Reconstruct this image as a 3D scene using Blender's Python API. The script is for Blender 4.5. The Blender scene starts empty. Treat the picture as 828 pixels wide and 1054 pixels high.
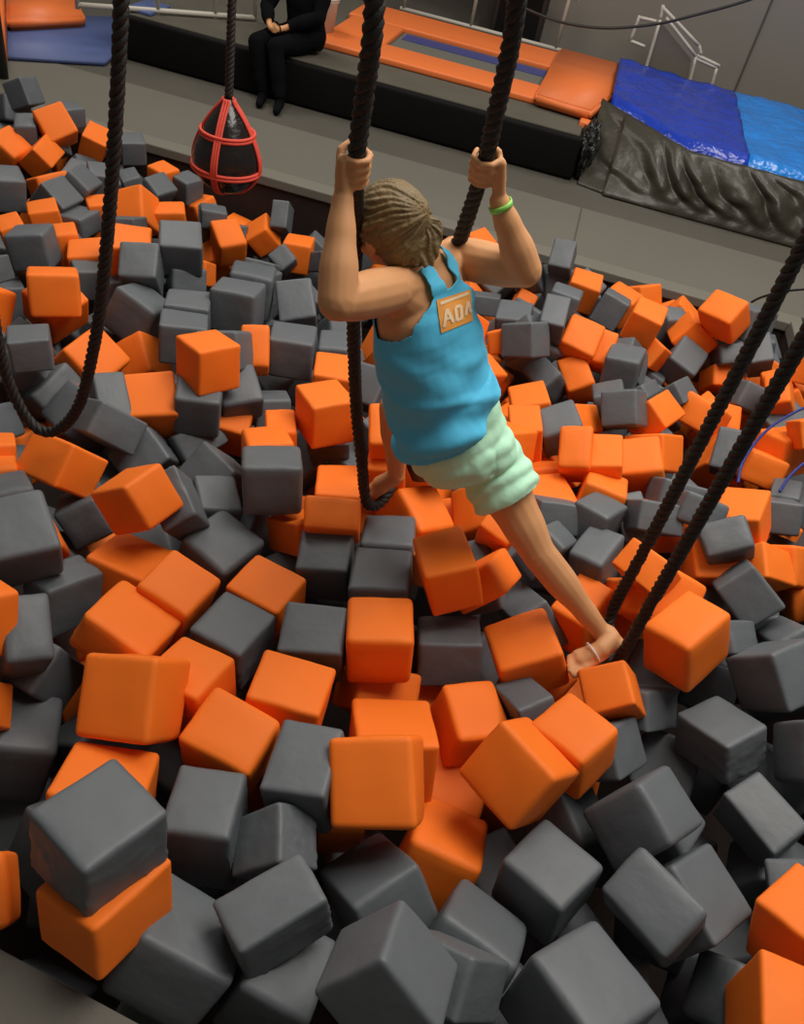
import bpy, bmesh, math, random
from mathutils import Vector, Matrix, Quaternion, noise

# ---------------------------------------------------------------- camera
CAM_H = 2.1; PITCH = math.radians(41.8); ROLL = math.radians(13.6); FPX = 850.0
SC = bpy.context.scene
C = SC.collection
F = Vector((0, math.cos(PITCH), -math.sin(PITCH)))
U0 = Vector((0, math.sin(PITCH), math.cos(PITCH))); R0 = Vector((1, 0, 0))
RV = R0*math.cos(ROLL) + U0*math.sin(ROLL); UV = -R0*math.sin(ROLL) + U0*math.cos(ROLL)
CO = Vector((0, 0, CAM_H))
cd = bpy.data.cameras.new('camera'); cam = bpy.data.objects.new('camera', cd); C.objects.link(cam)
cd.sensor_fit = 'HORIZONTAL'; cd.sensor_width = 36.0; cd.lens = 36.0*FPX/828.0; cd.clip_start = .02; cd.clip_end = 100
cam.matrix_world = Matrix(((RV.x, UV.x, -F.x, CO.x), (RV.y, UV.y, -F.y, CO.y), (RV.z, UV.z, -F.z, CO.z), (0, 0, 0, 1)))
SC.camera = cam

def ray(u, v):
    return F + RV*((u-414)/FPX) - UV*((v-527)/FPX)
def at(u, v, z):
    d = ray(u, v); return CO + d*((z-CAM_H)/d.z)
def atd(u, v, depth):
    return CO + ray(u, v)*depth
# building frame: e runs along the pit's far edge, n away from the camera
BA = math.radians(-5.0); BE = Vector((math.cos(BA), math.sin(BA), 0)); BN = Vector((-math.sin(BA), math.cos(BA), 0))
def bw(a, b, z=0.0): return BE*a + BN*b + Vector((0, 0, z))
def aty(u, v, b):                      # where a pixel's ray meets the upright plane n = b
    d = ray(u, v); return CO + d*((b - CO.dot(BN))/d.dot(BN))

# ---------------------------------------------------------------- world, lights, exposure
w = bpy.data.worlds.new('hall'); SC.world = w; w.use_nodes = True
bg = w.node_tree.nodes['Background']; bg.inputs[0].default_value = (1.0, .93, .84, 1); bg.inputs[1].default_value = .11
SC.view_settings.view_transform = 'Standard'; SC.view_settings.look = 'None'
SC.view_settings.gamma = 1; SC.view_settings.exposure = 0.0; SC.view_settings.use_curve_mapping = False
def area(name, loc, sx, sy, power, col=(1, .93, .84), target=None):
    l = bpy.data.lights.new(name, 'AREA'); l.shape = 'RECTANGLE'; l.size = sx; l.size_y = sy; l.energy = power; l.color = col
    o = bpy.data.objects.new(name, l); C.objects.link(o); o.location = loc
    d = (Vector(target) - Vector(loc)) if target else Vector((0, 0, -1))
    o.rotation_euler = d.to_track_quat('-Z', 'Y').to_euler(); return o
area('ceiling_lamp', (1.6, 3.1, 5.2), 3.6, 3.6, 330)
area('ceiling_lamp', (-2.4, 5.6, 5.4), 2.6, 2.6, 105)
area('ceiling_lamp', (3.0, 8.6, 5.4), 2.0, 2.0, 130)
area('ceiling_lamp', (-4.6, 8.6, 5.4), 2.0, 2.0, 130)

# ---------------------------------------------------------------- materials
def mat(name, col, rough=.7, bump=0.0, bscale=40.0, var=0.0, vscale=3.0, metal=0.0, coords='Object', sheen=0.0, stretch=None, spec=.5, dist=.01):
    m = bpy.data.materials.new(name); m.use_nodes = True; nt = m.node_tree; b = nt.nodes['Principled BSDF']
    b.inputs['Base Color'].default_value = (*col, 1); b.inputs['Roughness'].default_value = rough; b.inputs['Metallic'].default_value = metal
    b.inputs['Specular IOR Level'].default_value = spec
    if sheen: b.inputs['Sheen Weight'].default_value = sheen
    tc = nt.nodes.new('ShaderNodeTexCoord'); mp = nt.nodes.new('ShaderNodeMapping'); nt.links.new(tc.outputs[coords], mp.inputs[0])
    if stretch: mp.inputs['Scale'].default_value = stretch
    if var:
        n = nt.nodes.new('ShaderNodeTexNoise'); n.inputs['Scale'].default_value = vscale; n.inputs['Detail'].default_value = 4
        nt.links.new(mp.outputs[0], n.inputs['Vector'])
        mx = nt.nodes.new('ShaderNodeMix'); mx.data_type = 'RGBA'
        mx.inputs[6].default_value = (*[c*(1-var) for c in col], 1); mx.inputs[7].default_value = (*[min(1, c*(1+var)) for c in col], 1)
        nt.links.new(n.outputs['Fac'], mx.inputs[0]); nt.links.new(mx.outputs[2], b.inputs['Base Color'])
    if bump:
        n2 = nt.nodes.new('ShaderNodeTexNoise'); n2.inputs['Scale'].default_value = bscale; n2.inputs['Detail'].default_value = 3
        nt.links.new(mp.outputs[0], n2.inputs['Vector'])
        bp = nt.nodes.new('ShaderNodeBump'); bp.inputs['Strength'].default_value = bump; bp.inputs['Distance'].default_value = dist
        nt.links.new(n2.outputs['Fac'], bp.inputs['Height']); nt.links.new(bp.outputs[0], b.inputs['Normal'])
    return m
M = {}
M['orange'] = mat('orange_foam_cover', (.90, .185, .015), .62, .06, 1.3, .04, 1.0, dist=.02, spec=.3)
M['grey'] = mat('grey_foam_cover', (.112, .126, .140), .5, .11, 1.4, .08, 1.0, dist=.03, spec=.4)

# ---------------------------------------------------------------- helpers
def tag(o, label=None, cat=None, group=None, kind=None):
    if label: o['label'] = label
    if cat: o['category'] = cat
    if group: o['group'] = group
    if kind: o['kind'] = kind
    return o
def empty(name, loc, label, cat, group=None):
    o = bpy.data.objects.new(name, None); o.empty_display_size = .1; C.objects.link(o); o.location = loc
    return tag(o, label, cat, group)
def link(name, me, m, parent=None, smooth=True):
    o = bpy.data.objects.new(name, me); C.objects.link(o)
    if m and not me.materials: me.materials.append(m)
    if smooth:
        for p in me.polygons: p.use_smooth = True
    if parent:
        o.parent = parent; o.matrix_parent_inverse = Matrix.Translation(-parent.location)
    return o
def fin(name, bm, m, parent=None, smooth=False, loc=None):
    """link a bmesh as one object; its origin goes to the mesh's base (or loc)"""
    me = bpy.data.meshes.new(name); bmesh.ops.recalc_face_normals(bm, faces=bm.faces)
    if loc is None:
        xs = [v.co for v in bm.verts]
        loc = Vector(((min(v.x for v in xs)+max(v.x for v in xs))/2, (min(v.y for v in xs)+max(v.y for v in xs))/2, min(v.z for v in xs)))
    loc = Vector(loc); bmesh.ops.translate(bm, verts=bm.verts, vec=-loc)
    bm.to_mesh(me); bm.free()
    o = link(name, me, m, None, smooth); o.location = loc
    if parent:
        o.parent = parent; o.matrix_parent_inverse = Matrix.Translation(-parent.location)
    return o
def struct(name, bm, m, smooth=False):
    o = fin(name, bm, m, None, smooth); o['kind'] = 'structure'; return o

# ---------------------------------------------------------------- structure of the hall
M['mat'] = mat('grey_floor_mat', (.125, .119, .099), .75, .15, 60, .08, 1.2)
M['matdark'] = mat('dark_floor_strip', (.075, .070, .056), .8, .2, 50, .12, 2)
M['lip'] = mat('grey_lip_vinyl', (.155, .148, .122), .65, .1, 60, .06, 2)
M['pitwall'] = mat('brown_black_pit_lining', (.022, .011, .008), .8, .2, 30, .3, 2)
M['wall'] = mat('grey_hall_wall', (.215, .200, .175), .85, .05, 80, .05, .8)
M['darkwall'] = mat('dark_back_wall', (.055, .045, .038), .9, .1, 40, .35, 1.5)
M['backfloor'] = mat('worn_dark_floor', (.070, .062, .050), .85, .1, 40, .2, 1.5)
M['blackvinyl'] = mat('black_vinyl', (.004, .004, .004), .7, .25, 12, .3, 3, spec=.15)
M['blackcarpet'] = mat('black_platform_top', (.085, .078, .060), .9, .2, 90, .2, 3)

def bxf(bm, a0, a1, b0, b1, z0, z1, bev=0.0):
    """box in the building frame"""
    vs = [bm.verts.new(bw(a, b, z)) for z in (z0, z1) for a, b in ((a0, b0), (a1, b0), (a1, b1), (a0, b1))]
    fs = [(0, 3, 2, 1), (4, 5, 6, 7), (0, 1, 5, 4), (1, 2, 6, 5), (2, 3, 7, 6), (3, 0, 4, 7)]
    nf = [bm.faces.new([vs[i] for i in f]) for f in fs]
    if bev:
        es = list({e for f in nf for e in f.edges})
        bmesh.ops.bevel(bm, geom=es, offset=bev, segments=3, profile=.6, affect='EDGES')
    return bm
RZ = -.35
PA0, PA1, PB0, PB1 = -5.6, 1.86, .50, 5.86
def slab(name, a0, a1, b0, b1, z0, z1, m, bev=0.0):
    return struct(name, bxf(bmesh.new(), a0, a1, b0, b1, z0, z1, bev), M[m])
slab('floor', PA0-.2, PA1+.2, PB0-.2, PB1+.2, -1.5, -1.35, 'pitwall')          # bottom of the pit
slab('wall_pit_far', PA0, PA1, PB1, PB1+.12, -1.35, RZ-.075, 'pitwall')
slab('wall_pit_right', PA1, PA1+.12, PB0, PB1, -1.35, RZ-.075, 'pitwall')
slab('wall_pit_left', PA0-.12, PA0, PB0, PB1, -1.35, RZ-.075, 'pitwall')
slab('wall_pit_near', PA0, PA1, PB0-.42, PB0-.3, -1.35, -.30, 'pitwall')
slab('trim_1', PA0, PA1+.1, PB1-.02, PB1+.14, RZ-.07, RZ+.003, 'lip', .012)      # padded lip along the far edge
slab('trim_2', PA1-.01, PA1+.13, PB0, PB1-.03, RZ-.07, RZ+.03, 'lip', .012)      # padded lip down the right edge
slab('floor_walkway', -9, 7, PB1+.14, 6.95, RZ-.07, RZ, 'mat')
slab('floor_walkway_side', PA1+.12, 7, -1, PB1+.14, RZ-.07, RZ, 'mat')
slab('floor_strip', -9, 7, 6.95, 13, RZ-.07, RZ-.004, 'matdark')
NZ = .085; q0 = at(0, 976, NZ); q1 = at(145, 1054, NZ); dq = (q1-q0).normalized()
bm = bmesh.new(); f4 = [q0-dq*4.2, q0+dq*4.5, q0+dq*4.5-BN*1.6, q0-dq*4.2-BN*1.6]
vs = [bm.verts.new((p.x, p.y, -.30)) for p in f4]+[bm.verts.new((p.x, p.y, NZ)) for p in f4]
for f_ in ((0, 3, 2, 1), (4, 5, 6, 7), (0, 1, 5, 4), (1, 2, 6, 5), (2, 3, 7, 6), (3, 0, 4, 7)): bm.faces.new([vs[i] for i in f_])
bmesh.ops.bevel(bm, geom=list(bm.edges), offset=.008, segments=2, affect='EDGES'); struct('floor_near_edge', bm, M['mat'])
# seam between two walkway mats
struct('trim_3', bxf(bmesh.new(), .235, .25, PB1+.15, 6.95, RZ, RZ+.002), M['matdark'])
# back walls: grey wall on the right, darker hall on the left
slab('wall_back', -1.25, 7, 10.75, 10.9, RZ, 6, 'wall')
slab('wall_back_left', -12, -1.25, 13.6, 13.75, RZ, 6, 'darkwall')
slab('wall_side', -1.40, -1.25, 10.75, 13.7, RZ, 6, 'darkwall')
slab('floor_back', -12, -1.25, 10.3, 13.6, -.12, -.02, 'backfloor')
struct('trim_4', bxf(bmesh.new(), 1.58, 1.60, 10.735, 10.75, RZ, 6), M['matdark'])

BLOCKS = [
('G',-3.407,6.050,-0.192,0.691,0.373,0.360,0.504,0.087,0.093,0.092,0,'slightly tilted grey foam block, nearest grey to the far left post, below right'),
('G',-3.520,6.060,-0.329,0.780,0.521,-0.327,-0.113,0.100,0.092,0.100,0,'slightly tilted grey foam block, second nearest grey to the far left post, below'),
('G',-3.078,5.444,-0.212,0.970,0.077,-0.013,0.231,0.067,0.096,0.094,0,'level-topped grey foam block, third nearest grey to the far left post, below right'),
('O',-2.904,5.508,-0.160,0.817,0.398,0.022,0.416,0.104,0.110,0.098,0,'steeply tilted orange foam block, second nearest orange to the far left post, below right'),
('G',-3.051,6.019,-0.253,0.890,0.015,0.008,0.455,0.081,0.082,0.070,0,'level-topped grey foam block, fourth nearest grey to the far left post, below right'),
('O',-3.134,5.276,-0.300,0.740,0.259,0.124,0.608,0.101,0.104,0.104,0,'steeply tilted orange foam block, nearest orange to the far left post, below'),
('O',-2.916,5.297,-0.295,0.585,0.719,-0.298,0.228,0.101,0.078,0.101,0,'steeply tilted orange foam block, third nearest orange to the far left post, below right'),
('O',-2.864,6.002,-0.403,0.636,0.215,0.033,0.740,0.098,0.087,0.092,0,'slightly tilted orange foam block, fifth nearest orange to the far left post, below right'),
('G',-2.949,5.560,-0.269,0.317,0.918,0.026,0.237,0.065,0.090,0.100,0,'mostly buried grey foam block, fifth nearest grey to the far left post, below right'),
('G',-2.436,4.827,-0.217,0.683,0.175,0.242,0.667,0.099,0.085,0.099,0,'steeply tilted grey foam block, eighth nearest grey to the far left post, below right'),
('G',-2.447,5.123,-0.295,0.961,0.027,0.051,0.272,0.062,0.097,0.097,0,'level-topped grey foam block, ninth nearest grey to the far left post, below right'),
('G',-2.693,4.453,-0.154,0.659,0.672,0.270,0.203,0.097,0.100,0.101,0,'level-topped grey foam block, sixth nearest grey to the far left post, below'),
('O',-2.665,4.900,-0.283,0.674,0.632,-0.379,-0.055,0.102,0.063,0.103,0,'half-buried orange foam block, fourth nearest orange to the far left post, below'),
('O',-2.407,4.353,-0.248,0.956,-0.018,-0.096,0.276,0.083,0.105,0.103,0,'level-topped orange foam block, sixth nearest orange to the far left post, below'),
('G',-2.485,4.628,-0.244,0.743,0.240,0.205,0.591,0.101,0.093,0.103,0,'steeply tilted grey foam block, seventh nearest grey to the far left post, below right'),
('O',-2.253,4.712,-0.310,0.959,-0.034,-0.072,0.270,0.065,0.103,0.101,0,'level-topped orange foam block, eighth nearest orange to the far left post, below right'),
('G',-2.305,4.556,-0.300,0.776,-0.050,-0.034,0.628,0.097,0.088,0.064,0,'level-topped grey foam block, seventh nearest grey to the squarish orange block, above'),
('O',-2.364,3.929,-0.151,0.937,-0.016,-0.115,0.331,0.062,0.102,0.098,0,'half-buried orange foam block, seventh nearest orange to the far left post, below'),
('G',-2.188,3.799,-0.107,0.738,0.659,-0.012,0.142,0.101,0.095,0.097,0,'level-topped grey foam block, third nearest grey to the squarish orange block, above left'),
('O',-2.127,4.044,-0.184,0.960,-0.037,-0.067,0.270,0.062,0.100,0.096,0,'level-topped orange foam block, fourth nearest orange to the squarish orange block, above'),
('O',-1.941,3.910,-0.191,0.975,0.029,-0.065,0.209,0.098,0.104,0.105,0,'level-topped orange foam block, third nearest orange to the squarish orange block, above right'),
('G',-2.567,5.976,-0.373,0.657,0.708,0.183,0.185,0.086,0.084,0.093,0,'level-topped grey foam block, tenth nearest grey to the far left post, below right'),
('O',-2.282,5.834,-0.484,0.848,0.050,-0.006,0.528,0.082,0.087,0.100,0,'level-topped orange foam block, seventh nearest orange to the hanging bag, left'),
('G',-2.206,5.512,-0.443,0.811,0.218,0.137,0.525,0.095,0.085,0.099,0,'slightly tilted grey foam block, sixth nearest grey to the hanging bag, left'),
('G',-2.308,5.349,-0.377,0.949,0.005,-0.126,0.290,0.062,0.101,0.098,0,'half-buried grey foam block, eleventh nearest grey to the hanging bag, left'),
('O',-2.023,4.715,-0.235,0.907,0.357,-0.196,0.108,0.112,0.120,0.106,0,'steeply tilted orange foam block, seventh nearest orange to the black-fronted grey block, above left'),
('O',-1.845,4.831,-0.285,0.690,0.695,0.110,0.170,0.094,0.085,0.091,0,'level-topped orange foam block, second nearest orange to the black-fronted grey block, above'),
('G',-1.930,4.343,-0.166,0.608,0.352,0.536,0.468,0.100,0.067,0.099,0,'half-buried grey foam block, ninth nearest grey to the black-fronted grey block, left'),
('O',-1.675,3.811,-0.011,0.980,0.088,0.029,0.176,0.105,0.100,0.100,0,'level-topped orange foam block, sixth nearest orange to the black-fronted grey block, left'),
('G',-2.102,5.843,-0.504,0.867,0.039,-0.023,0.497,0.082,0.086,0.086,0,'level-topped grey foam block, fourth nearest grey to the hanging bag, left'),
('O',-2.008,5.859,-0.658,0.618,0.710,-0.332,-0.056,0.101,0.081,0.103,0,'slightly tilted orange foam block, second nearest orange to the hanging bag, below left'),
('G',-1.424,3.864,0.051,0.605,0.777,0.131,0.117,0.105,0.099,0.100,0,'grey foam block with near-black front, left of the girl, below the bag'),
('G',-1.777,5.421,-0.526,0.405,0.903,0.004,0.141,0.066,0.091,0.099,0,'mostly buried grey foam block, second nearest grey to the hanging bag, below left'),
('G',-1.745,5.361,-0.451,0.742,0.640,0.162,0.112,0.088,0.065,0.089,0,'level-topped grey foam block, nearest grey to the hanging bag, below left'),
('O',-1.722,5.826,-0.746,0.704,-0.013,0.135,0.697,0.104,0.080,0.102,0,'mostly buried orange foam block, nearest orange to the hanging bag, below right'),
('G',-1.664,5.698,-0.699,0.829,0.557,-0.012,0.055,0.080,0.066,0.095,0,'mostly buried grey foam block, third nearest grey to the hanging bag, below right'),
('O',-1.473,5.692,-0.661,0.575,0.740,-0.160,0.311,0.096,0.093,0.104,0,'steeply tilted orange foam block, nearest orange to the wall under the bag, below left'),
('O',-1.595,5.239,-0.551,0.502,0.810,0.208,0.219,0.095,0.114,0.117,0,'slightly tilted orange foam block, third nearest orange to the hanging bag, below'),
('G',-1.358,5.756,-0.521,0.348,0.935,-0.014,0.063,0.062,0.093,0.098,0,'steeply tilted grey foam block, nearest grey to the wall under the bag, above'),
('O',-1.130,5.352,-0.566,0.674,-0.041,0.031,0.736,0.108,0.099,0.106,0,"level-topped orange foam block, second nearest orange to the girl's left elbow, above left"),
('G',-1.195,5.202,-0.564,0.812,0.384,-0.141,0.417,0.072,0.074,0.088,0,'steeply tilted grey foam block, second nearest grey to the wall under the bag, below'),
('G',-0.917,5.289,-0.540,0.740,0.530,-0.400,-0.109,0.096,0.069,0.097,0,"slightly tilted grey foam block, fourth nearest grey to the girl's left elbow, above"),
('O',-1.426,4.055,-0.176,0.643,0.323,0.576,0.388,0.103,0.065,0.101,0,'mostly buried orange foam block, third nearest orange to the black-fronted grey block, below right'),
('G',-1.008,3.496,0.015,0.756,0.654,-0.026,0.020,0.111,0.108,0.094,0,'level-topped grey foam block, sixth nearest grey to the proud orange block, above right'),
('G',-1.026,3.795,-0.049,0.639,-0.048,0.061,0.765,0.101,0.112,0.119,0,'level-topped grey foam block, fifth nearest grey to the wall under the bag, below left'),
('G',-0.778,3.783,-0.076,0.933,0.304,-0.058,0.183,0.093,0.111,0.100,0,"steeply tilted grey foam block, second nearest grey to the girl's left elbow, left"),
('G',-1.408,3.850,-0.117,0.743,0.517,-0.395,-0.156,0.096,0.062,0.095,0,'slightly tilted grey foam block, nearest grey to the black-fronted grey block, below'),
('G',-1.554,3.881,-0.125,0.469,0.875,0.121,-0.001,0.062,0.099,0.101,0,'mostly buried grey foam block, third nearest grey to the black-fronted grey block, below left'),
('G',-1.209,3.379,-0.034,0.991,-0.036,-0.016,0.125,0.103,0.099,0.100,0,'level-topped grey foam block, fifth nearest grey to the proud orange block, above'),
('G',-1.160,3.177,-0.019,0.985,-0.086,0.003,0.149,0.104,0.101,0.094,0,'level-topped grey foam block, second nearest grey to the proud orange block, above left'),
('G',-0.680,3.292,-0.024,0.738,0.669,0.051,0.064,0.103,0.098,0.100,0,"level-topped grey foam block, fifth nearest grey to the girl's left elbow, below left"),
('G',-0.503,3.421,-0.079,0.994,-0.020,-0.046,0.094,0.070,0.101,0.098,0,"half-buried grey foam block, third nearest grey to the girl's left elbow, below"),
('G',-2.263,3.446,-0.095,0.616,0.289,0.516,0.521,0.102,0.062,0.099,0,'mostly buried grey foam block, fourth nearest grey to the squarish orange block, above left'),
('O',-1.738,3.141,0.081,0.789,0.564,0.146,0.195,0.106,0.095,0.097,0,'squarish orange foam block inside the empty rope loop, upper half'),
('O',-2.018,3.003,0.004,0.677,0.417,0.537,0.280,0.101,0.103,0.100,0,'half-buried orange foam block, second nearest orange to the squarish orange block, left'),
('G',-1.880,3.755,-0.186,0.954,-0.039,0.003,0.297,0.075,0.090,0.079,0,'level-topped grey foam block, second nearest grey to the squarish orange block, right'),
('G',-1.649,3.725,-0.204,0.979,-0.078,-0.048,0.184,0.107,0.104,0.106,0,'mostly buried grey foam block, fifth nearest grey to the squarish orange block, right'),
('G',-1.554,3.668,-0.013,0.484,0.866,0.080,0.094,0.093,0.103,0.098,0,'slightly tilted grey foam block, fifth nearest grey to the black-fronted grey block, below left'),
('G',-1.496,3.472,-0.148,0.771,0.605,0.015,-0.198,0.120,0.118,0.107,0,'slightly tilted grey foam block, eighth nearest grey to the squarish orange block, right'),
('O',-1.814,3.272,-0.082,0.403,0.752,0.369,0.370,0.105,0.107,0.103,0,'slightly tilted orange foam block, nearest orange to the squarish orange block, below'),
('O',-1.499,2.931,-0.102,0.735,0.290,0.166,0.590,0.115,0.106,0.107,0,'steeply tilted orange foam block, fifth nearest orange to the empty rope loop, above right'),
('O',-1.386,3.267,-0.264,0.367,0.869,-0.054,0.327,0.083,0.103,0.110,0,'steeply tilted orange foam block, second nearest orange to the proud orange block, left'),
('O',-1.106,2.661,-0.037,0.955,0.201,-0.001,0.218,0.103,0.104,0.104,0,'slightly tilted orange foam block, third nearest orange to the proud orange block, below left'),
('G',-1.612,2.679,0.095,0.965,-0.071,-0.055,0.247,0.078,0.090,0.067,0,'level-topped grey foam block, sixth nearest grey to the squarish orange block, below left'),
('G',-1.675,2.734,-0.058,0.661,0.572,0.472,-0.110,0.069,0.065,0.083,0,'steeply tilted grey foam block, sixth nearest grey to the empty rope loop, above left'),
('G',-1.381,2.592,-0.127,0.839,0.024,-0.327,0.434,0.096,0.109,0.107,0,'steeply tilted grey foam block, nearest grey to the empty rope loop, above right'),
('G',-1.180,2.425,0.005,0.860,0.274,-0.366,-0.226,0.098,0.070,0.099,0,'steeply tilted grey foam block, fourth nearest grey to the empty rope loop, right'),
('G',-1.685,2.389,-0.124,0.658,0.199,0.507,0.520,0.109,0.072,0.106,0,'half-buried grey foam block, third nearest grey to the empty rope loop, left'),
('G',-1.587,2.736,-0.151,0.573,0.715,-0.387,0.100,0.109,0.067,0.108,0,'steeply tilted grey foam block, second nearest grey to the empty rope loop, above'),
('O',-1.490,2.714,-0.228,0.489,0.732,-0.448,0.155,0.105,0.066,0.109,0,'mostly buried orange foam block, nearest orange to the empty rope loop, above left'),
('O',-0.908,2.766,0.170,0.704,0.579,0.295,0.288,0.095,0.095,0.096,0,'proud orange foam block standing above grey ones, right of the empty rope loop'),
('G',-0.922,2.699,0.006,0.677,0.723,0.110,0.076,0.091,0.099,0.100,0,'level-topped grey foam block, fourth nearest grey to the proud orange block, below'),
('G',-0.802,2.861,-0.035,0.543,0.799,0.165,0.197,0.088,0.102,0.101,0,'slightly tilted grey foam block, third nearest grey to the proud orange block, below right'),
('G',-0.662,2.927,-0.155,0.963,-0.206,-0.058,0.162,0.075,0.106,0.105,0,'mostly buried grey foam block, sixth nearest grey to the rounded grey block, above'),
('G',-0.896,2.965,0.110,0.681,0.314,0.518,0.411,0.094,0.083,0.094,0,'half-buried grey foam block, nearest grey to the proud orange block, above right'),
('O',-0.807,3.119,0.045,0.389,0.910,0.120,0.080,0.062,0.093,0.096,0,'half-buried orange foam block, nearest orange to the proud orange block, right'),
('O',-0.449,3.125,-0.031,0.996,0.012,-0.003,0.088,0.085,0.100,0.099,0,"level-topped orange foam block, nearest orange to the girl's left elbow, below"),
('O',-0.397,2.694,0.110,0.714,0.634,0.186,0.234,0.092,0.096,0.100,0,"level-topped orange foam block, fifth nearest orange to the girl's left elbow, below"),
('O',-0.552,2.630,-0.027,0.985,-0.082,-0.052,0.141,0.062,0.103,0.098,0,'half-buried orange foam block, third nearest orange to the rounded grey block, above'),
('O',-0.553,2.415,0.046,0.960,-0.180,-0.048,0.208,0.085,0.118,0.100,0,'half-buried orange foam block, nearest orange to the rounded grey block, above'),
('O',-0.801,2.832,-0.151,0.567,0.819,0.086,-0.018,0.068,0.106,0.108,0,'half-buried orange foam block, fourth nearest orange to the proud orange block, below'),
('G',-0.397,2.828,-0.079,0.454,0.872,0.089,0.163,0.087,0.104,0.105,1,"mostly buried grey foam block, third nearest grey to the girl's left foot, above left"),
('G',-0.483,2.226,0.112,0.780,0.607,0.073,0.135,0.106,0.098,0.101,0,'big rounded grey foam block with dark front, left of the foot rope'),
('O',-0.253,2.405,-0.070,0.994,-0.026,-0.065,0.089,0.086,0.103,0.103,0,"half-buried orange foam block, second nearest orange to the girl's left foot, left"),
('G',-0.729,2.427,-0.131,0.834,0.139,-0.355,0.398,0.081,0.118,0.107,0,'half-buried grey foam block, fourth nearest grey to the rounded grey block, left'),
('G',-0.692,2.217,-0.104,0.973,-0.015,0.061,0.223,0.079,0.101,0.104,0,'level-topped grey foam block, third nearest grey to the rounded grey block, left'),
('G',-0.609,2.012,-0.122,0.821,0.065,0.085,0.560,0.114,0.108,0.108,0,'level-topped grey foam block, eighth nearest grey to the rounded grey block, below left'),
('G',-0.761,2.027,0.080,0.442,0.831,0.108,0.321,0.063,0.093,0.097,1,'steeply tilted grey foam block, twelfth nearest grey to the rounded grey block, left'),
('O',-0.372,1.793,-0.002,0.811,0.015,-0.026,0.585,0.089,0.102,0.068,0,'level-topped orange foam block, eighth nearest orange to the upright orange block, above left'),
('O',-0.229,2.099,0.108,0.959,0.273,-0.029,0.074,0.096,0.062,0.090,0,"steeply tilted orange foam block, third nearest orange to the girl's left foot, below left"),
('O',-0.332,2.189,-0.063,0.745,0.513,-0.420,-0.072,0.109,0.064,0.103,0,'half-buried orange foam block, second nearest orange to the rounded grey block, below'),
('G',-0.211,1.977,0.004,0.992,0.096,-0.077,0.040,0.087,0.083,0.097,0,'level-topped grey foam block, fifth nearest grey to the upright orange block, above left'),
('G',-0.937,2.680,-0.185,0.645,0.585,-0.491,0.029,0.107,0.066,0.108,0,'half-buried grey foam block, tenth nearest grey to the proud orange block, below'),
('G',-0.017,2.267,-0.140,0.992,-0.082,-0.083,0.053,0.098,0.108,0.108,0,"half-buried grey foam block, nearest grey to the girl's left foot, below"),
('G',-0.006,1.898,0.038,0.995,-0.026,-0.086,0.038,0.097,0.101,0.100,0,'level-topped grey foam block, third nearest grey to the upright orange block, above'),
('O',0.189,2.205,-0.089,0.642,0.425,-0.628,-0.115,0.103,0.064,0.104,0,'mostly buried orange foam block, second nearest orange to the upright orange block, above right'),
('O',0.058,2.486,-0.156,0.918,0.114,0.168,0.339,0.103,0.107,0.109,0,"slightly tilted orange foam block, fourth nearest orange to the girl's left foot, below right"),
('O',0.187,1.889,0.212,0.968,-0.016,-0.174,0.180,0.084,0.101,0.092,0,'slightly tilted orange foam block, fourth nearest orange to the upright orange block, above right'),
('G',0.299,2.117,-0.027,0.703,0.632,-0.255,0.201,0.108,0.095,0.103,0,"mostly buried grey foam block, sixth nearest grey to the girl's right knee, below left"),
('O',0.363,2.214,0.179,0.486,0.848,-0.128,-0.165,0.062,0.095,0.093,0,"slightly tilted orange foam block, second nearest orange to the girl's right knee, left"),
('O',0.326,1.976,0.122,0.802,0.150,0.306,0.490,0.095,0.062,0.092,0,"steeply tilted orange foam block, nearest orange to the girl's right knee, below left"),
('O',-0.098,2.601,-0.013,0.652,0.751,-0.021,0.101,0.074,0.101,0.102,0,"level-topped orange foam block, nearest orange to the girl's left foot, above"),
('G',0.083,2.635,0.061,0.618,0.553,-0.557,-0.039,0.096,0.062,0.096,0,'steeply tilted grey foam block, third nearest grey to the mint shorts, left'),
('O',-0.126,2.609,0.148,0.528,0.841,0.036,0.115,0.073,0.094,0.094,0,"slightly tilted orange foam block, fifth nearest orange to the girl's left foot, above"),
('G',0.568,2.147,-0.206,0.897,-0.182,-0.313,0.253,0.071,0.112,0.107,0,"half-buried grey foam block, fourth nearest grey to the girl's right foot, above left"),
('G',0.540,1.574,-0.024,0.923,-0.252,-0.194,0.217,0.062,0.097,0.098,0,"half-buried grey foam block, second nearest grey to the girl's right foot, below left"),
('O',0.512,1.797,0.007,0.959,0.034,-0.226,0.169,0.108,0.101,0.102,0,"slightly tilted orange foam block, fourth nearest orange to the girl's right foot, left"),
('O',0.752,2.171,-0.140,0.591,0.739,-0.306,-0.103,0.076,0.120,0.108,0,"slightly tilted orange foam block, second nearest orange to the girl's right foot, above"),
('O',0.794,1.703,0.028,0.932,0.188,-0.289,0.110,0.077,0.074,0.102,0,"steeply tilted orange foam block, nearest orange to the girl's right foot, below right"),
('O',0.922,2.237,-0.034,0.642,0.352,-0.654,-0.190,0.101,0.063,0.101,0,'mostly buried orange foam block, third nearest orange to the big orange block, above left'),
('O',0.026,1.655,0.076,0.723,0.683,0.025,0.100,0.102,0.100,0.099,0,'upright orange foam block between two grey ones, front face square on, mid pit'),
('G',0.261,1.778,-0.042,0.810,0.576,-0.026,0.110,0.104,0.083,0.095,0,'slightly tilted grey foam block, fourth nearest grey to the upright orange block, right'),
('O',0.137,1.363,-0.052,0.979,-0.165,-0.045,0.114,0.117,0.113,0.106,0,'slightly tilted orange foam block, nearest orange to the square-on orange block, above right'),
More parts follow.
